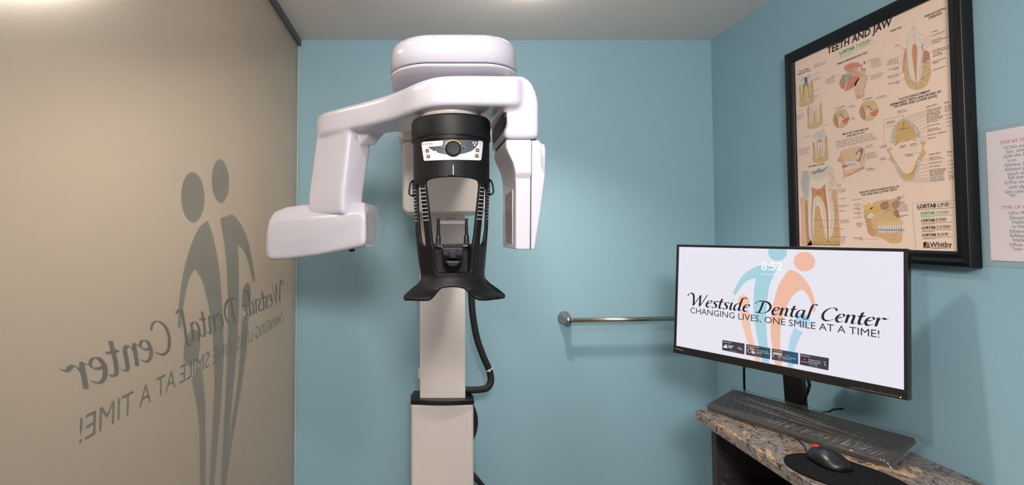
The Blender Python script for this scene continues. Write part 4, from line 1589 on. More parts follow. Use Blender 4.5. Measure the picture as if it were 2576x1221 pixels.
uL, vB = po(2012, 621)[0], po(2014, 620)[1]
uR = po(2412, 600)[0]
vT = po(1994, 159)[1]
FW = 0.036
pst = thing('framed_poster', (XR, -(uL + uR) / 2, vB - FW), 'framed dental anatomy poster in a black frame above the monitor', 'poster')
bm = bmesh.new()
prof = [(0.0, 0.0), (0.0, 0.020), (0.006, 0.026), (0.016, 0.024), (0.024, 0.030), (0.034, 0.026), (FW, 0.018), (FW, 0.0)]   # outwards from the sheet, height off the wall
rings = []
for w, h in prof:
    x = XR - 0.001 - h
    rings.append([(x, -(uL - w), vB - w), (x, -(uR + w), vB - w), (x, -(uR + w), vT + w), (x, -(uL - w), vT + w)])
vr = [[bm.verts.new(p) for p in r] for r in rings]
for a, b in zip(vr, vr[1:] + vr[:1]):
    for i in range(4):
        bm.faces.new((a[i], a[(i + 1) % 4], b[(i + 1) % 4], b[i]))
obj('picture_frame', bm, M['frame'], pst, bevel=0.0015, angle=15)
bm = boxb(XPST, XR - 0.001, -uR, -uL, vB, vT)
obj('backing', bm, M['frame'], pst)

P1, P2, P3 = Zm(1960, 0, 3.8147, po), Zm(1980, 120, 4.069, po), Zm(2200, 0, 4.696, po)
P4, P5, P6 = Zm(2180, 220, 4.361, po), Zm(1980, 380, 4.069, po), Zm(2220, 440, 4.697, po)
PAPER = (245, 216, 195)
INK = (34, 30, 32)
GREY = (128, 112, 106)
cv = Canvas(po_pos)
cv.poly([(uL, vB), (uR, vB), (uR, vT), (uL, vT)], PAPER, 0)
BONE, BONE2, GUM, MUS, TOOTH, ENAM, PULP = (212, 172, 116), (190, 146, 92), (206, 140, 122), (200, 96, 76), (232, 214, 198), (196, 196, 194), (206, 130, 78)


def soft(c, k=0.24): return tuple(a + (b - a) * k for a, b in zip(c, PAPER))
def bl(z, pts, col, ly=1): cv.blob(S(z, pts), soft(col), ly)
def li(z, pts, col=GREY, w=0.0006, ly=6, sm=False): cv.line(S(z, pts), w, col, ly, sm)
def tx(z, s, a, b, col=INK, bold=0.0, shear=0.0): cv.text(s, z(*a), z(*b), col, 8, bold=bold, shear=shear)


def greek(z, a, b, n, dy, ragged=0.25):
    """fine print too small to read: rows of broken strokes"""
    for k in range(n):
        t0, t1 = 0.0, 1.0 - (random.random() * ragged)
        p, q = z(a[0] + dy[0] * k, a[1] + dy[1] * k), z(b[0] + dy[0] * k, b[1] + dy[1] * k)
        t = t0
        while t < t1:
            e = min(t1, t + random.uniform(0.06, 0.18))
            cv.line([(p[0] + (q[0] - p[0]) * t, p[1] + (q[1] - p[1]) * t), (p[0] + (q[0] - p[0]) * e, p[1] + (q[1] - p[1]) * e)], 0.0013, (150, 130, 120), 6)
            t = e + 0.025


def specks(z, poly, n, col, r=0.0007, ly=4):
    P = S(z, poly)
    x0, x1 = min(p[0] for p in P), max(p[0] for p in P)
    y0, y1 = min(p[1] for p in P), max(p[1] for p in P)
    k = 0
    for _ in range(n * 6):
        p = (random.uniform(x0, x1), random.uniform(y0, y1))
        if inside(p, P):
            cv.disc(p, r * random.uniform(0.5, 1.6), r * random.uniform(0.35, 0.8), soft(col, 0.35), ly, 7, random.uniform(0, 3))
            k += 1
            if k >= n:
                break


def fan(z, a, b, c, d, n, cols, w=0.0009, ly=4):
    """muscle fibres from edge a-b to edge c-d"""
    for k in range(n):
        t = k / (n - 1)
        p = z(a[0] + (b[0] - a[0]) * t, a[1] + (b[1] - a[1]) * t)
        q = z(c[0] + (d[0] - c[0]) * t, c[1] + (d[1] - c[1]) * t)
        cv.line([p, q], w * random.uniform(0.6, 1.2), soft(random.choice(cols), 0.15), ly)


# headings
tx(P1, 'TEETH AND JAW', (462, 522), (1082, 240), INK, 0.022, 0.12)
tx(P1, 'LORTAB', (583, 530), (725, 470), (40, 160, 110), 0.03)
tx(P1, '7.5/500', (738, 466), (868, 412), (40, 160, 110))
tx(P1, 'C', (872, 396), (888, 388), (40, 160, 110))
cv.line(S(P1, [(583, 548), (915, 405)]), 0.0010, (120, 190, 150), 6)
cv.line(S(P1, [(583, 562), (720, 505)]), 0.0010, (120, 190, 150), 6)
tx(P1, 'TEMPOROMANDIBULAR JOINT', (556, 628), (852, 508), INK, 0.008)
tx(P1, 'HEALTHY', (1070, 312), (1180, 268), INK, 0.01)
tx(P1, 'PERIODONTAL', (1398, 172), (1604, 84), INK, 0.01)
tx(P1, 'DISEASE', (1440, 186), (1564, 134), INK, 0.01)
tx(P1, 'ROOT CANAL', (192, 696), (288, 662), INK, 0.006)
tx(P1, '(ENDODONTICS)', (180, 724), (302, 680), INK, 0.006)
tx(P1, 'TOOTH DEVELOPMENT', (1148, 968), (1454, 882), INK, 0.014)
tx(P1, '(PERMANENT TEETH AND BONES OF', (1066, 1020), (1556, 888), INK, 0.014)
tx(P1, 'THE UPPER AND LOWER JAWS)', (1098, 1038), (1518, 930), INK, 0.014)
tx(P2, 'IMPACTED THIRD MOLAR', (570, 898), (836, 838), INK, 0.008)
tx(P2, '(WISDOM TOOTH)', (610, 918), (794, 876), INK, 0.008)
tx(P2, 'MUSCLE PROBLEMS', (492, 632), (596, 602), INK, 0.0)
tx(P2, 'DISC PROBLEMS', (776, 542), (874, 514), INK, 0.0)
tx(P5, 'ANATOMICAL TOOTH', (214, 170), (384, 138), INK, 0.008)
tx(P5, 'SENSORY NERVE INNERVATION OF', (742, 438), (1152, 372), INK, 0.010)
tx(P5, 'THE UPPER AND LOWER TEETH', (762, 464), (1128, 402), INK, 0.010)

# periodontal tooth
bn = [(345, 690), (345, 850), (365, 960), (400, 1030), (470, 1060), (540, 1055), (610, 1020), (655, 930), (668, 850), (655, 740), (630, 690), (575, 740), (560, 850), (530, 950), (495, 985), (450, 950), (410, 870), (395, 760), (388, 640), (365, 640)]
bl(P3, bn, BONE, 1)
bl(P3, [(372, 568), (352, 620), (340, 720), (330, 830), (345, 850), (362, 760), (382, 660), (394, 610)], GUM, 2)
bl(P3, [(578, 610), (606, 595), (640, 612), (655, 670), (656, 725), (636, 700), (596, 748), (566, 735), (570, 660)], (186, 118, 104), 2)
bl(P3, [(468, 318), (500, 346), (530, 385), (560, 398), (600, 408), (606, 440), (592, 510), (580, 580), (575, 640), (560, 760), (540, 880), (515, 950), (495, 992), (460, 950), (425, 880), (400, 770), (385, 640), (374, 540), (374, 480), (390, 420), (420, 360), (448, 325)], ENAM, 3)
bl(P3, [(468, 328), (500, 358), (530, 395), (560, 408), (596, 416), (600, 440), (584, 510), (574, 580), (569, 640), (554, 760), (534, 880), (512, 945), (495, 980), (464, 945), (430, 880), (406, 770), (391, 640), (380, 540), (381, 480), (396, 420), (425, 365)], TOOTH, 4)
li(P3, [(395, 520), (405, 470), (440, 440), (500, 450), (560, 490), (560, 640), (530, 860)], (176, 160, 150), 0.0005, 5, True)
bl(P3, [(472, 518), (455, 535), (444, 590), (450, 680), (465, 800), (485, 930), (495, 990), (498, 900), (500, 780), (507, 650), (508, 570), (495, 535)], PULP, 5)
li(P3, [(478, 560), (480, 700), (492, 960)], (236, 180, 140), 0.0008, 6, True)
li(P3, [(468, 300), (484, 700), (500, 1072)], (120, 96, 88), 0.0005, 7)
for p in ((566, 522), (570, 545), (562, 560), (574, 580)):
    cv.disc(P3(*p), 0.0016, 0.0013, (70, 84, 96), 6, 8)
specks(P3, [(350, 660), (348, 850), (370, 960), (410, 1030), (490, 1050), (470, 980), (410, 880), (390, 700)], 70, (96, 70, 48), 0.0009)
specks(P3, [(560, 780), (540, 1040), (610, 1000), (650, 900), (640, 780)], 26, (110, 84, 50), 0.0014)
specks(P3, [(575, 620), (640, 620), (650, 690), (590, 735)], 30, (140, 60, 56), 0.0009)
for a, b in (((290, 532), (340, 590)), ((340, 590), (372, 566)), ((290, 680), (370, 620)), ((300, 775), (368, 640)), ((304, 862), (372, 845)), ((306, 950), (366, 936)), ((660, 396), (600, 490)), ((670, 440), (590, 540)), ((676, 490), (584, 590)), ((680, 610), (620, 660)), ((690, 738), (590, 744)), ((686, 836), (620, 900))):
    li(P3, [a, b], (110, 96, 92), 0.0005)
for s, a, b in (('GUM', (246, 552), (286, 536)), ('PERIODONTAL', (174, 722), (284, 690)), ('FIBERS HOLDING', (154, 752), (286, 714)), ('HEALTHY GUM TO', (148, 776), (286, 736)), ('TOOTH', (234, 764), (290, 750)), ('NORMAL BONE', (172, 832), (288, 796)), ('HEIGHT', (230, 832), (290, 814)), ('FIBERS HOLDING', (160, 916), (294, 876)), ('TOOTH TO BONE', (166, 936), (294, 896)), ('HEALTHY DENSE', (164, 1002), (296, 964)), ('BONE', (252, 996), (296, 984)),
                ('CARIES', (676, 390), (744, 366)), ('EXPOSED ROOT', (678, 434), (830, 374)), ('CALCULUS–', (680, 488), (794, 446)), ('(CALCIUM DEPOSITS', (680, 508), (876, 440)), ('ON TEETH)', (684, 526), (786, 494)), ('INFLAMED GUM TIS-', (688, 610), (888, 548)), ('SUE AND PERIODON-', (690, 632), (886, 572)), ('TAL FIBERS', (692, 654), (800, 624)), ('DESTROYED', (694, 676), (808, 642)), ('REDUCED BONE', (692, 738), (846, 690)), ('HEIGHT', (694, 758), (768, 736)), ('BONE MARROW', (696, 836), (848, 786))):
    tx(P3, s, a, b, (96, 84, 82))

# jaw joint head
bl(P2, [(582, 200), (640, 160), (720, 152), (760, 175), (768, 220), (790, 250), (800, 290), (822, 325), (804, 352), (800, 400), (785, 450), (790, 490), (760, 515), (710, 522), (700, 490), (690, 420), (620, 445), (600, 440), (560, 420), (530, 370), (545, 330), (570, 290), (600, 270)], (232, 196, 162), 1)
bl(P2, [(582, 205), (640, 160), (720, 152), (760, 178), (766, 225), (700, 250), (640, 250), (600, 235)], (212, 128, 106), 2)
fan(P2, (590, 190), (750, 165), (640, 246), (720, 236), 22, [(200, 100, 80), (226, 160, 140), (214, 120, 100)])
bl(P2, [(640, 235), (700, 200), (750, 195), (756, 225), (700, 246)], (232, 206, 196), 3)
bl(P2, [(640, 250), (720, 244), (770, 262), (780, 290), (740, 300), (690, 285), (650, 290)], (206, 160, 120), 3)
bl(P2, [(650, 292), (740, 300), (720, 350), (690, 400), (600, 446), (596, 420), (630, 340)], (214, 128, 108), 2)
fan(P2, (650, 296), (735, 306), (600, 440), (670, 400), 18, [(198, 92, 74), (226, 150, 130), (206, 112, 92)])
bl(P2, [(596, 280), (640, 262), (652, 300), (630, 340), (606, 372), (596, 340)], (150, 160, 150), 4)
bl(P2, [(536, 360), (560, 300), (590, 270), (600, 330), (590, 410), (560, 420)], (176, 128, 92), 3)
specks(P2, [(540, 360), (565, 300), (592, 280), (596, 400), (560, 415)], 14, (96, 70, 58), 0.0013, 5)
bl(P2, [(700, 490), (740, 470), (782, 480), (768, 512), (716, 522)], (226, 160, 116), 2)
li(P2, [(770, 220), (795, 216), (802, 236), (786, 248)], (90, 70, 66), 0.0009, 6, True)
cv.poly(S(P2, [(786, 140), (796, 138), (798, 166), (788, 168)]), (70, 84, 90), 5)
li(P2, [(648, 252), (832, 136), (850, 130)]); li(P2, [(640, 296), (850, 292)]); li(P2, [(504, 272), (590, 296)])
greek(P2, (852, 128), (960, 96), 6, (3, 16)); greek(P2, (858, 292), (990, 256), 3, (2, 16)); greek(P2, (452, 294), (502, 280), 2, (0, 14)); greek(P2, (400, 328), (500, 298), 4, (0, 15)); greek(P2, (278, 178), (440, 120), 1, (0, 14)); greek(P2, (278, 192), (400, 148), 2, (0, 12))

bl(P2, [(700, 350), (740, 310), (790, 300), (820, 326), (804, 352), (798, 400), (786, 450), (740, 470), (700, 470), (690, 420)], (224, 180, 146), 2)
li(P2, [(766, 180), (772, 230), (796, 268), (802, 292), (822, 326), (806, 346), (798, 356), (806, 376), (794, 388), (802, 402), (786, 430), (790, 470), (770, 508), (716, 522)], (170, 122, 96), 0.0012, 5, True)
li(P2, [(774, 228), (800, 220), (802, 240)], (70, 56, 56), 0.0014, 6, True)
# two round joint details
for cx, cy, rx, ry in ((552, 726, 83, 102), (836, 644, 98, 110)):
    n = 26
    ringp = [(cx + rx * math.cos(2 * PI * k / n), cy + ry * math.sin(2 * PI * k / n) * 1.0 - (rx * math.cos(2 * PI * k / n)) * 0.12) for k in range(n)]
    cv.poly(S(P2, ringp), soft((214, 176, 124)), 1)
    f = rx / 83
    bl(P2, [(cx - 80 * f, cy + 10), (cx - 62 * f, cy - 50), (cx - 40 * f, cy - 20), (cx - 30 * f, cy + 50), (cx - 34 * f, cy + 92), (cx - 62 * f, cy + 70)], (180, 130, 82), 2)
    bl(P2, [(cx - 26 * f, cy - 6), (cx, cy - 30), (cx + 26 * f, cy - 10), (cx + 70 * f, cy + 10), (cx + 66 * f, cy + 50), (cx + 30 * f, cy + 70), (cx, cy + 40), (cx - 20 * f, cy + 80)], (232, 200, 160), 3)
    bl(P2, [(cx - 10 * f, cy - 46), (cx + 10 * f, cy - 50), (cx + 22 * f, cy - 18), (cx + 44 * f, cy - 10), (cx + 20 * f, cy), (cx + 2 * f, cy - 24)], (120, 132, 142), 4)
    bl(P2, [(cx + 14 * f, cy + 24), (cx + 82 * f, cy - 14), (cx + 84 * f, cy + 10), (cx + 60 * f, cy + 58), (cx + 30 * f, cy + 56)], (210, 96, 72), 4)
    fan(P2, (cx + 84 * f, cy - 14), (cx + 62 * f, cy + 54), (cx + 10 * f, cy + 22), (cx + 24 * f, cy + 60), 9, [(232, 160, 136), (190, 78, 58)], 0.0008, 5)
    li(P2, [(cx - 40 * f, cy - 40), (cx - 8 * f, cy - 52), (cx - 22 * f, cy)], (96, 70, 54), 0.0007, 6, True)
    li(P2, [(cx - 30 * f, cy + 92), (cx - 34 * f, cy + 30), (cx - 50 * f, cy - 10)], (126, 84, 54), 0.0012, 5, True)
li(P2, [(560, 690), (620, 610), (632, 602)]); li(P2, [(850, 600), (906, 524), (920, 512)]); li(P2, [(600, 716), (650, 730)])
greek(P2, (634, 602), (700, 584), 2, (2, 14)); greek(P2, (922, 510), (1040, 476), 2, (2, 14)); greek(P2, (652, 726), (704, 710), 2, (0, 14))

# root canal treatment, three small tooth sections on the left
bl(P2, [(122, 400), (150, 380), (230, 350), (262, 340), (272, 440), (272, 560), (134, 606), (128, 500)], BONE, 1)
bl(P2, [(124, 400), (146, 380), (146, 440), (130, 480)], GUM, 2); bl(P2, [(236, 350), (262, 342), (268, 420), (244, 400)], GUM, 2)
bl(P2, [(140, 330), (160, 300), (190, 296), (222, 272), (242, 280), (246, 330), (236, 400), (232, 470), (222, 540), (206, 540), (204, 460), (190, 400), (176, 430), (166, 500), (158, 570), (148, 560), (148, 470), (140, 400)], TOOTH, 3)
bl(P2, [(140, 330), (160, 300), (180, 300), (178, 330), (150, 350)], ENAM, 4); bl(P2, [(210, 290), (236, 272), (246, 300), (222, 330)], ENAM, 4)
cv.poly(S(P2, [(178, 306), (208, 298), (210, 358), (182, 366)]), (86, 112, 142), 5)
bl(P2, [(162, 376), (190, 364), (222, 360), (224, 420), (224, 500), (216, 520), (214, 440), (196, 394), (178, 420), (166, 500), (156, 560), (152, 540), (160, 450)], (156, 142, 60), 5)
specks(P2, [(134, 540), (270, 500), (270, 560), (136, 602)], 50, (120, 86, 54)); specks(P2, [(240, 400), (270, 390), (270, 500), (242, 510)], 24, (120, 86, 54)); specks(P2, [(128, 470), (148, 470), (150, 560), (134, 570)], 14, (120, 86, 54))
bl(P2, [(206, 622), (240, 600), (330, 580), (352, 550), (358, 640), (358, 794), (216, 830), (212, 720)], BONE, 1)
bl(P2, [(206, 622), (240, 602), (240, 660), (214, 720)], GUM, 2)
bl(P2, [(232, 600), (300, 580), (330, 560), (332, 640), (326, 740), (312, 764), (300, 730), (296, 660), (280, 640), (268, 700), (258, 770), (244, 780), (234, 720)], TOOTH, 3)
li(P2, [(242, 620), (250, 680), (250, 760)], (226, 130, 130), 0.0016, 5, True); li(P2, [(258, 628), (256, 690)], (226, 130, 130), 0.0012, 5, True); li(P2, [(300, 610), (312, 680), (306, 744)], (226, 130, 130), 0.0018, 5, True)
specks(P2, [(216, 760), (356, 730), (358, 792), (218, 828)], 46, (120, 86, 54)); specks(P2, [(336, 600), (356, 590), (358, 730), (336, 740)], 30, (120, 86, 54))
bl(P2, [(262, 980), (300, 950), (390, 920), (408, 910), (414, 1000), (416, 1150), (272, 1176), (266, 1070)], BONE, 1)
bl(P2, [(262, 985), (296, 955), (296, 1000), (270, 1030)], GUM, 2); bl(P2, [(384, 925), (408, 912), (412, 970), (390, 980)], GUM, 2)
bl(P2, [(286, 940), (380, 900), (388, 980), (384, 1060), (372, 1116), (352, 1110), (350, 1030), (338, 1000), (326, 1040), (312, 1126), (296, 1126), (290, 1040)], TOOTH, 3)
bl(P2, [(276, 890), (300, 856), (330, 862), (362, 834), (396, 856), (398, 900), (372, 930), (330, 950), (290, 944)], (206, 202, 192), 4)
li(P2, [(336, 866), (344, 900), (330, 930)], (140, 142, 140), 0.0010, 5, True); li(P2, [(284, 900), (310, 880)], (150, 152, 150), 0.0010, 5)
bl(P2, [(306, 960), (360, 940), (350, 966), (326, 972)], (206, 130, 80), 5)
li(P2, [(310, 970), (306, 1040), (300, 1110)], (120, 140, 130), 0.0018, 5, True); li(P2, [(356, 960), (366, 1030), (360, 1100)], (222, 130, 150), 0.0020, 5, True)
specks(P2, [(272, 1110), (414, 1090), (416, 1148), (274, 1172)], 46, (120, 86, 54)); specks(P2, [(392, 980), (412, 980), (414, 1090), (390, 1100)], 26, (120, 86, 54)); specks(P2, [(270, 1040), (288, 1040), (292, 1120), (272, 1120)], 14, (120, 86, 54))
for a, b in (((240, 300), (280, 270)), ((236, 340), (276, 322)), ((222, 480), (284, 438)), ((210, 510), (284, 490)), ((180, 630), (230, 626)), ((360, 840), (372, 800)), ((240, 902), (282, 924)), ((240, 950), (266, 980))):
    li(P2, [a, b])
for a, b, n in (((280, 272), (336, 252), 1), ((276, 322), (350, 298), 2), ((286, 438), (342, 420), 1), ((284, 496), (332, 480), 2), ((116, 652), (180, 630), 1), ((96, 696), (176, 668), 4), ((372, 800), (436, 784), 1), ((174, 918), (236, 902), 1), ((124, 1040), (240, 1012), 5)):
    greek(P2, a, b, n, (1, 15))
li(P2, [(106, 336), (88, 342), (92, 420), (104, 418)]); li(P2, [(98, 420), (102, 566), (116, 564)])

# impacted molar head and fine print
greek(P2, (504, 966), (910, 866), 1, (0, 14)); greek(P2, (504, 980), (918, 884), 4, (2, 16), 0.1)
bl(P5, [(548, 10), (600, -20), (680, -40), (760, -50), (800, 0), (804, 80), (790, 150), (740, 186), (660, 220), (600, 260), (584, 290), (582, 220), (572, 180), (566, 130), (560, 112), (526, 104), (530, 80), (545, 50)], (228, 182, 142), 1)
li(P5, [(548, 10), (546, 50), (528, 84), (526, 104), (560, 114), (566, 132), (572, 150), (584, 184), (582, 220), (584, 290)], (176, 126, 98), 0.0012, 5, True)
bl(P5, [(526, 104), (530, 82), (556, 60), (582, 80), (580, 106)], (222, 150, 116), 2)
bl(P5, [(700, 30), (760, -30), (780, 0), (760, 60), (735, 130), (715, 110), (725, 60)], (128, 96, 84), 2)
bl(P5, [(712, 40), (745, 0), (752, 40), (728, 90)], (220, 196, 170), 3)
bl(P5, [(566, 150), (620, 140), (620, 158), (590, 176), (572, 182)], (206, 92, 72), 3)
for k in range(9):
    t = k / 8
    bl(P5, [(600 + 130 * t, 112 + 0 * t), (614 + 130 * t, 106), (616 + 128 * t, 140 - 6 * t), (602 + 128 * t, 146 - 6 * t)], (236, 226, 214), 4)
    bl(P5, [(584 + 150 * t, 180 - 36 * t), (600 + 148 * t, 168 - 34 * t), (604 + 148 * t, 196 - 34 * t), (590 + 148 * t, 208 - 36 * t)], (236, 226, 214), 4)
    li(P5, [(600 + 130 * t, 112), (602 + 128 * t, 146 - 6 * t)], (140, 120, 110), 0.0005, 5)
    li(P5, [(584 + 150 * t, 180 - 36 * t), (590 + 148 * t, 208 - 36 * t)], (140, 120, 110), 0.0005, 5)
li(P5, [(620, 144), (700, 132)], (96, 112, 150), 0.0012, 6)
bl(P5, [(600, 250), (680, 214), (780, 160), (790, 178), (700, 226), (620, 262)], (206, 140, 100), 3)
li(P5, [(735, 130), (812, 30)]); li(P5, [(780, 180), (824, 188)])
for s, a, b in (('PARTIAL BONY', (814, 36), (902, 16)), ('IMPACTION WITH', (816, 54), (918, 30)), ('PERICORONITIS', (818, 70), (908, 48)), ('(GUM INFECTION)', (820, 86), (922, 60)), ('MANDIBLE', (826, 192), (886, 178)), ('(LOWER JAW)', (826, 206), (906, 188))):
    tx(P5, s, a, b, (130, 112, 106))
tx(P2, 'FULL BONY', (812, 1012), (878, 996), (130, 112, 106)); tx(P2, 'IMPACTION', (816, 1030), (882, 1012), (130, 112, 106)); li(P2, [(770, 1064), (808, 1012)])

# large anatomical tooth, lower left
bl(P5, [(140, 478), (220, 470), (230, 560), (240, 700), (250, 840), (260, 940), (250, 970), (150, 970), (146, 800), (148, 640)], (226, 170, 144), 1)
bl(P5, [(470, 450), (500, 396), (520, 470), (536, 700), (548, 964), (440, 964), (470, 800), (470, 600)], (226, 176, 140), 1)
cv.poly(S(P5, [(186, 520), (214, 486), (226, 700), (256, 968), (206, 968), (190, 760)]), BONE2, 2)
cv.poly(S(P5, [(460, 480), (500, 460), (516, 560), (548, 960), (200, 968), (260, 900), (290, 560), (330, 560), (390, 860), (470, 860), (480, 640)]), BONE, 2)
bl(P5, [(145, 330), (160, 230), (210, 200), (250, 212), (262, 240), (300, 236), (350, 220), (420, 152), (470, 180), (488, 240), (470, 380), (470, 480), (484, 620), (484, 740), (470, 840), (430, 910), (396, 880), (374, 780), (370, 660), (350, 560), (316, 528), (286, 570), (280, 700), (276, 840), (258, 920), (228, 880), (218, 740), (212, 560), (200, 470), (165, 430)], (222, 204, 184), 3)
bl(P5, [(145, 330), (160, 232), (210, 204), (226, 300), (216, 470), (168, 440)], (176, 182, 176), 4)
bl(P5, [(248, 216), (300, 200), (326, 178), (360, 188), (420, 152), (368, 216), (310, 226), (280, 240)], (128, 146, 142), 5)
bl(P5, [(236, 300), (300, 300), (350, 296), (410, 250), (430, 300), (424, 420), (444, 600), (440, 780), (424, 870), (408, 840), (398, 640), (370, 500), (318, 470), (274, 520), (266, 700), (258, 860), (238, 760), (232, 540)], (236, 220, 200), 4)
bl(P5, [(252, 376), (300, 390), (350, 380), (392, 340), (396, 420), (416, 560), (426, 760), (426, 930), (418, 930), (410, 760), (396, 600), (360, 500), (318, 462), (276, 490), (262, 600), (258, 760), (262, 900), (252, 880), (248, 640), (258, 480)], PULP, 5)
li(P5, [(268, 400), (256, 560), (252, 720), (258, 900)], (150, 130, 170), 0.0022, 6, True); li(P5, [(380, 380), (400, 560), (416, 740), (420, 940)], (190, 84, 74), 0.0024, 6, True)
li(P5, [(290, 400), (330, 440), (370, 400)], (180, 90, 64), 0.0012, 6, True); li(P5, [(300, 450), (330, 410), (350, 450)], (120, 100, 110), 0.0010, 6, True)
li(P5, [(260, 956), (400, 962), (545, 958)], (104, 92, 120), 0.0022, 6)
li(P5, [(152, 935), (545, 935)], (120, 90, 80), 0.0008, 6)
specks(P5, [(190, 530), (210, 500), (224, 720), (250, 960), (210, 960)], 60, (110, 78, 50)); specks(P5, [(295, 600), (330, 580), (380, 840), (390, 930), (270, 940), (284, 800)], 90, (110, 78, 50), 0.0010); specks(P5, [(490, 480), (512, 560), (544, 950), (450, 950), (486, 800)], 70, (110, 78, 50), 0.0009)
bl(P5, [(456, 450), (480, 400), (510, 410), (512, 460), (490, 480), (466, 500)], (216, 150, 130), 4)
for a, b in (((440, 230), (520, 350)), ((410, 312), (520, 372)), ((370, 410), (520, 396)), ((470, 556), (530, 556)), ((470, 606), (536, 620)), ((260, 708), (540, 710)), ((330, 772), (548, 800)), ((430, 884), (554, 876)), ((124, 220), (200, 206))):
    li(P5, [a, b], (110, 92, 84), 0.0006, 7)
for s, a, b in (('ENAMEL', (520, 356), (558, 350)), ('DENTIN', (522, 380), (556, 374)), ('GUM (GINGIVA)', (528, 498), (604, 488)), ('CEMENTUM', (540, 622), (596, 614)), ('BONE', (552, 806), (580, 802)), ('NERVE', (560, 920), (594, 914)), ('ARTERY', (562, 946), (602, 940))):
    tx(P5, s, a, b, (110, 96, 92))
greek(P5, (524, 398), (612, 386), 3, (1, 13)); greek(P5, (532, 560), (630, 550), 2, (1, 13)); greek(P5, (544, 710), (646, 702), 3, (1, 14)); greek(P5, (556, 880), (610, 872), 2, (1, 14))

# upper and lower dental arches
bl(P4, [(352, 384), (410, 356), (470, 380), (510, 430), (530, 500), (540, 550), (520, 560), (490, 550), (440, 580), (380, 580), (345, 600), (320, 610), (318, 540), (330, 460)], (206, 160, 86), 2)
bl(P4, [(272, 590), (276, 500), (300, 430), (350, 372), (410, 340), (480, 364), (540, 420), (580, 480), (592, 530), (570, 560), (530, 540), (520, 480), (490, 420), (450, 384), (410, 366), (370, 384), (335, 450), (322, 540), (322, 600), (296, 618)], (200, 188, 166), 1)
pts_u = catmull([(292, 590), (294, 520), (316, 440), (356, 380), (410, 352), (466, 372), (516, 420), (552, 480), (564, 530)], 4)
for k, p in enumerate(pts_u):
    if k % 2 == 0:
        q = P4(p.x, p.y)
        big = 0.0048 if k < 10 or k > 24 else 0.0034
        cv.disc(q, big, big * 0.85, (120, 104, 90), 3, 12, k * 0.3)
        cv.disc(q, big * 0.86, big * 0.7, (230, 220, 204), 4, 12, k * 0.3)
        cv.disc(q, big * 0.3, big * 0.25, (160, 146, 130), 5, 8)
bl(P4, [(300, 640), (340, 600), (380, 588), (440, 580), (480, 556), (520, 566), (566, 584), (520, 580), (490, 570), (450, 590), (360, 604), (340, 626)], (190, 140, 78), 3)
li(P4, [(408, 390), (412, 460)], (120, 80, 50), 0.0010, 5)
cv.disc(P4(408, 398), 0.002, 0.0014, (110, 72, 48), 5, 8)
specks(P4, [(350, 420), (480, 400), (510, 520), (420, 560), (340, 570)], 30, (182, 136, 70), 0.0012, 3)
tx(P4, 'INCISIVE CANAL', (354, 472), (470, 448), (110, 92, 84))
bl(P4, [(214, 690), (270, 660), (276, 676), (256, 700), (290, 760), (310, 800), (350, 860), (400, 930), (460, 946), (500, 920), (540, 830), (580, 740), (610, 680), (606, 630), (580, 606), (610, 594), (654, 600), (650, 620), (630, 640), (632, 690), (654, 712), (630, 760), (600, 800), (570, 860), (530, 960), (500, 1010), (450, 1010), (400, 1010), (350, 950), (310, 850), (250, 800), (244, 780), (262, 770), (240, 710)], (208, 166, 102), 2)
bl(P4, [(560, 800), (540, 870), (500, 930), (460, 946), (470, 960), (520, 940), (560, 870)], (200, 130, 60), 3)
pts_l = catmull([(322, 840), (346, 900), (376, 960), (410, 1012), (460, 1022), (510, 1004), (540, 940), (562, 880), (576, 810)], 4)
for k, p in enumerate(pts_l):
    if k % 2 == 0:
        q = P4(p.x, p.y)
        big = 0.0046 if k < 9 or k > 23 else 0.0032
        cv.disc(q, big, big * 0.95, (120, 104, 90), 4, 12)
        cv.disc(q, big * 0.86, big * 0.8, (232, 222, 206), 5, 12)
        cv.disc(q, big * 0.3, big * 0.25, (160, 146, 130), 6, 8)
up = (('UPPER TEETH', (654, 226), (776, 192)), ('CENTRAL INCISOR', (656, 260), (816, 222)), ('LATERAL INCISOR', (658, 278), (816, 240)), ('CANINE (CUSPID)', (660, 298), (806, 264)), ('FIRST PREMOLAR', (660, 316), (816, 280)), ('(FIRST BICUSPID)', (662, 336), (808, 302)), ('SECOND PREMOLAR', (662, 356), (842, 316)), ('(SECOND BICUSPID)', (664, 374), (838, 336)), ('FIRST MOLAR', (664, 394), (780, 370)), ('SECOND MOLAR', (666, 434), (808, 404)), ('THIRD MOLAR', (668, 474), (790, 450)), ('(WISDOM TOOTH)', (668, 494), (820, 462)), ('MAXILLARY TUBEROSITY', (670, 532), (890, 490)), ('HAMULUS', (672, 570), (760, 554)))
lo = (('LOWER TEETH', (682, 746), (812, 726)), ('THIRD MOLAR', (686, 784), (806, 766)), ('(WISDOM TOOTH)', (688, 804), (840, 780)), ('SECOND MOLAR', (686, 842), (832, 822)), ('FIRST MOLAR', (692, 880), (808, 864)), ('SECOND PREMOLAR', (692, 918), (874, 896)), ('(SECOND BICUSPID)', (694, 936), (870, 914)), ('FIRST PREMOLAR', (694, 956), (852, 938)), ('(FIRST BICUSPID)', (696, 976), (846, 958)), ('CANINE (CUSPID)', (698, 998), (848, 980)), ('LATERAL INCISOR', (698, 1018), (856, 1002)), ('CENTRAL INCISOR', (698, 1038), (862, 1020)))
for s, a, b in up + lo:
    tx(P4, s, a, b, (88, 78, 76), 0.006 if 'TEETH' in s else 0.0)
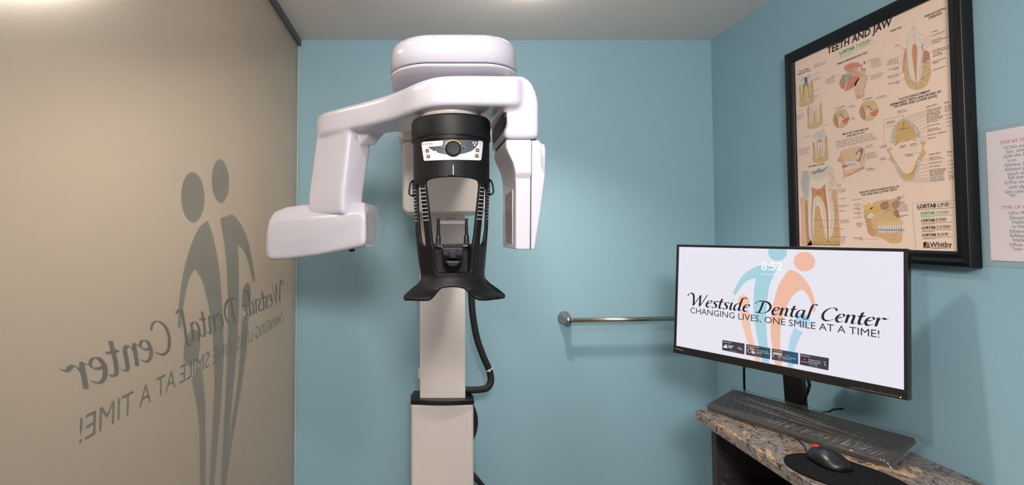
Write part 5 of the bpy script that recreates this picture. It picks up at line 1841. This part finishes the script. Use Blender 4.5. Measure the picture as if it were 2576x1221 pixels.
for s, y in (('ERUPT', 178), ('7-8 YRS.', 214), ('8-9 YRS.', 234), ('11-12 YRS.', 254), ('10-11 YRS.', 274), ('10-12 YRS.', 314), ('6-7 YRS.', 354), ('12-13 YRS.', 394), ('17-21 YRS.', 434), ('ERUPT', 718), ('17-21 YRS.', 756), ('11-13 YRS.', 816), ('6-7 YRS.', 858), ('11-12 YRS.', 898), ('10-12 YRS.', 938), ('9-10 YRS.', 976), ('7-8 YRS.', 996), ('6-7 YRS.', 1016)):
    x = 858 + (y - 178) * 0.055
    w = 60 if s == 'ERUPT' else (96 if len(s) > 8 else 74)
    sl = 0.22 if y < 500 else 0.13
    tx(P4, s, (x, y), (x + w, y - w * sl), (88, 78, 76), 0.006 if s == 'ERUPT' else 0.0)
for a, b in (((430, 330), (644, 258)), ((452, 340), (646, 276)), ((478, 352), (648, 296)), ((505, 372), (648, 318)), ((540, 400), (650, 356)), ((560, 440), (654, 394)), ((584, 472), (656, 434)), ((584, 506), (658, 474)), ((580, 552), (660, 532)), ((574, 586), (662, 572)), ((600, 806), (680, 782)), ((590, 856), (680, 842)), ((560, 902), (680, 878)), ((560, 944), (682, 916)), ((540, 978), (684, 956)), ((528, 1000), (686, 998)), ((520, 1016), (690, 1018)), ((500, 1034), (690, 1040))):
    li(P4, [a, b], (120, 104, 98), 0.0005)
for pp in ([(404, 290), (404, 352)], [(404, 308), (180, 360), (186, 380)], [(186, 440), (320, 414)], [(186, 384), (196, 608), (290, 596)], [(526, 724), (590, 714)]):
    li(P4, pp, (120, 104, 98), 0.0005)
for s, a, b in (('MIDLINE OF', (342, 272), (424, 250)), ('DENTAL ARCH', (344, 290), (450, 262)), ('INCISAL EDGE', (222, 388), (316, 368)), ('CINGULUM', (212, 408), (312, 386)), ('CONDYLAR', (150, 652), (226, 636)), ('PROCESS', (160, 668), (226, 654)), ('HEAD OF', (156, 786), (214, 774)), ('MANDIBLE', (150, 804), (216, 790)), ('GREATER', (366, 656), (436, 640)), ('LESSER', (372, 668), (426, 656)), ('PALATINE', (478, 634), (552, 618)), ('FORAMINA', (482, 650), (562, 636)), ('MANDIBULAR', (412, 750), (512, 732)), ('FORAMEN', (438, 764), (514, 750))):
    tx(P4, s, a, b, (120, 104, 98))

# nerve skull, lower right
bl(P5, [(790, 600), (850, 560), (900, 520), (990, 500), (1060, 500), (1110, 490), (1150, 460), (1160, 520), (1130, 600), (1150, 660), (1166, 700), (1176, 760), (1180, 900), (1150, 940), (1060, 946), (980, 900), (880, 870), (830, 800), (800, 700)], (214, 170, 112), 1)
bl(P5, [(790, 660), (830, 640), (880, 650), (860, 700), (870, 780), (920, 820), (890, 880), (830, 840), (812, 740)], (194, 142, 88), 2)
bl(P5, [(812, 670), (850, 640), (884, 650), (868, 690), (830, 690)], (234, 216, 192), 3)
bl(P5, [(950, 560), (990, 520), (1040, 530), (1030, 590), (980, 600)], (150, 106, 70), 3)
bl(P5, [(1070, 540), (1130, 500), (1146, 560), (1100, 600)], (164, 118, 80), 3)
bl(P5, [(1096, 620), (1130, 600), (1150, 660), (1120, 680)], (140, 98, 70), 3)
bl(P5, [(786, 560), (820, 548), (850, 530), (856, 560), (880, 580), (850, 600), (810, 612), (796, 590)], (232, 184, 60), 4)
bl(P5, [(850, 590), (900, 566), (946, 580), (930, 604), (870, 604)], (226, 170, 40), 4)
li(P5, [(870, 600), (960, 660), (1060, 690), (1130, 720)], (222, 178, 70), 0.0018, 5, True); li(P5, [(860, 690), (880, 790), (980, 880), (1120, 910)], (226, 182, 70), 0.0018, 5, True); li(P5, [(990, 640), (1060, 600), (1100, 660)], (176, 120, 100), 0.0016, 5, True)
for k in range(11):
    t = k / 10
    x = 930 + 240 * t
    bl(P5, [(x, 770 - 8 * t), (x + 20, 768 - 8 * t), (x + 20, 802 + 4 * t), (x + 2, 804 + 4 * t)], (226, 220, 210), 5)
    bl(P5, [(x + 2, 806 + 6 * t), (x + 22, 806 + 6 * t), (x + 18, 840 + 6 * t), (x + 4, 838 + 6 * t)], (222, 212, 198), 5)
    bl(P5, [(x + 4, 720 - 10 * t), (x + 16, 720 - 10 * t), (x + 18, 768 - 8 * t), (x + 2, 770 - 8 * t)], (226, 190, 140), 4)
    li(P5, [(x, 770 - 8 * t), (x + 2, 838 + 6 * t)], (120, 110, 106), 0.0007, 6)
li(P5, [(926, 806), (1050, 812), (1176, 812)], (110, 100, 98), 0.0009, 6)
specks(P5, [(830, 700), (900, 860), (1120, 930), (1150, 880), (900, 760)], 40, (184, 136, 80), 0.0014, 3)
for s, a, b in (('OPTHALMIC NERVE', (660, 510), (764, 496)), ('SEMILUNAR', (690, 556), (752, 546)), ('GANGLION', (700, 570), (752, 560)), ('TRIGEMINAL', (680, 598), (752, 588)), ('NERVE', (716, 610), (754, 604)), ('MANDIBULAR', (686, 642), (756, 632)), ('NERVE', (722, 654), (758, 648)), ('LINGUAL NERVE', (676, 690), (760, 682)), ('INFERIOR', (712, 750), (768, 742)), ('ALVEOLAR', (710, 764), (768, 756)), ('NERVE', (728, 780), (768, 774)), ('MYLOHYOID', (682, 902), (776, 896)), ('NERVE', (740, 916), (782, 912))):
    tx(P5, s, a, b, (120, 104, 98))
for a, b in (((770, 498), (840, 540)), ((762, 548), (800, 564)), ((764, 590), (800, 570)), ((768, 636), (830, 604)), ((770, 684), (850, 664)), ((780, 746), (860, 690)), ((780, 746), (880, 810)), ((790, 898), (960, 906)), ((920, 620), (1060, 560))):
    li(P5, [a, b], (120, 104, 98), 0.0005)
li(P6, [(0, 336), (168, 270)]); li(P6, [(40, 410), (176, 334)]); li(P6, [(130, 480), (190, 488)]); li(P6, [(118, 730), (200, 652)])
for s, a, b in (('MAXILLARY', (178, 276), (266, 262)), ('NERVE', (180, 294), (232, 286)), ('SUPERIOR', (184, 336), (264, 326)), ('ALVEOLAR', (186, 356), (264, 346)), ('NERVES (ANTE-', (186, 376), (304, 362)), ('RIOR, MIDDLE', (188, 398), (296, 384)), ('AND POSTERI-', (190, 418), (298, 404)), ('OR BRANCHES)', (190, 438), (312, 424)), ('INFRAORBITAL', (194, 494), (310, 482)), ('NERVE', (196, 512), (246, 506)), ('MENTAL', (208, 650), (268, 642)), ('NERVE', (210, 670), (262, 664))):
    tx(P6, s, a, b, (120, 104, 98))

# maker's box, bottom right
li(P6, [(896, 300), (350, 336), (396, 880)], (120, 104, 98), 0.0006)
GR = (44, 160, 108)
tx(P6, 'LORTAB', (416, 398), (640, 382), INK, 0.03); tx(P6, 'LINE', (658, 382), (792, 370), INK); tx(P6, 'C', (798, 356), (818, 354), INK)
cv.line(S(P6, [(414, 412), (850, 388)]), 0.0010, (120, 100, 92), 6)
for s2, y, x1, x2, col in (('7.5/500', 470, 632, 776, GR), ('5/500', 556, 632, 750, INK), ('2.5/500', 642, 640, 798, INK), ('ELIXIR', 728, 648, 776, INK)):
    dx = (y - 470) * 0.07
    tx(P6, 'LORTAB', (456 + dx, y), (618 + dx, y - 5), col, 0.03)
    tx(P6, s2, (x1 + dx * 0.3, y - 6), (x2 + dx * 0.3, y - 11), col)
    tx(P6, 'C', (x2 + 6 + dx * 0.3, y - 26), (x2 + 20 + dx * 0.3, y - 27), col)
    lc = (110, 180, 146) if col == GR else (140, 120, 110)
    cv.line(S(P6, [(458 + dx, y + 18), (826 + dx, y + 2)]), 0.0010, lc, 6)
    cv.line(S(P6, [(458 + dx, y + 30), (610 + dx, y + 24)]), 0.0010, lc, 6)
cv.poly(S(P6, [(484, 796), (528, 794), (512, 840), (494, 868), (488, 868)]), INK, 6)
for k in range(6):
    cv.poly(S(P6, [(534 - k * 5, 798 + k * 12), (546 + k * 4, 797 + k * 12), (548 + k * 5, 805 + k * 12), (530 - k * 6, 806 + k * 12)]), (60, 52, 50), 6)
tx(P6, 'Whitby', (566, 856), (826, 850), INK, 0.012)
tx(P6, 'Pharmaceuticals', (590, 876), (772, 870), (90, 76, 70))
cv.build('printed_sheet', M['ink'], pst)

# ------------------------------------------------------------------ laminated instruction sheet taped to the wall
XS = XR - 0.0022


def so_(px, py):
    q = onX(px, py, XS)
    return (-q.y, q.z)


ss = Zm(2440, 280, 2.907, so_)
a_, b_ = so_(2484, 333), so_(2489, 655)
sl, sr = (a_[0] + b_[0]) / 2, (a_[0] + b_[0]) / 2 + 0.2159
st_, sb = a_[1], b_[1]
sht = thing('instruction_sheet', (XR - 0.001, -(sl + sr) / 2, sb - 0.012), 'laminated white instruction sheet with red headings on the blue wall', 'sheet')
cv = Canvas(lambda u, v, l: Vector((XS - l * 6e-5, -u, v)))
cv.poly([(sl, sb), (sr, sb), (sr, st_), (sl, st_)], (244, 230, 231), 0)
GI, RD = (62, 60, 66), (206, 74, 78)
k_ = 0.00072 * 7.4
for s, x, y, c in (('STEP BY STEP – CBCT', 222, 244, RD), ('1)Click patient tool', 248, 280, GI), ('bar, select', 272, 308, GI), ('2)At the bottom', 248, 344, GI), ('icon.', 276, 372, GI), ('3)Select 3D', 252, 408, GI), ('4)Select program', 254, 440, GI), ('(such as Full', 278, 471, GI), ('full mandible', 280, 500, GI), ('5)The mouth', 256, 536, GI), ('with alpha', 282, 568, GI), ('6)In case of', 258, 603, GI), ('“M”', 284, 632, GI),
                ('TYPE OF CBCT', 232, 718, RD), ('1)For RCT', 288, 757, GI), ('2)Implant', 288, 792, GI), ('implant', 311, 822, GI), ('in the s', 312, 854, GI), ('3)Extract', 288, 890, GI), ('4)After I', 290, 922, GI), ('Implan', 317, 952, GI), ('5)Post o', 290, 987, GI), ('Scan o', 317, 1018, GI)):
    p = ss(x, y)
    V, _f = text_mesh(s, 0.006 if c == RD else 0.0)
    wdt = (max(v[0] for v in V) - min(v[0] for v in V)) * 0.0098
    cv.text(s, p, (p[0] + wdt, p[1]), c, 2, bold=0.006 if c == RD else 0.0)
cv.build('printed_paper', M['paper'], sht)
bm = bmesh.new()
box(bm, XS - 0.0012, XS - 0.0006, -(sr + 0.012), -(sl - 0.012), sb - 0.012, st_ + 0.012)
obj('laminate', bm, M['lam'], sht, label='clear laminate around the paper')
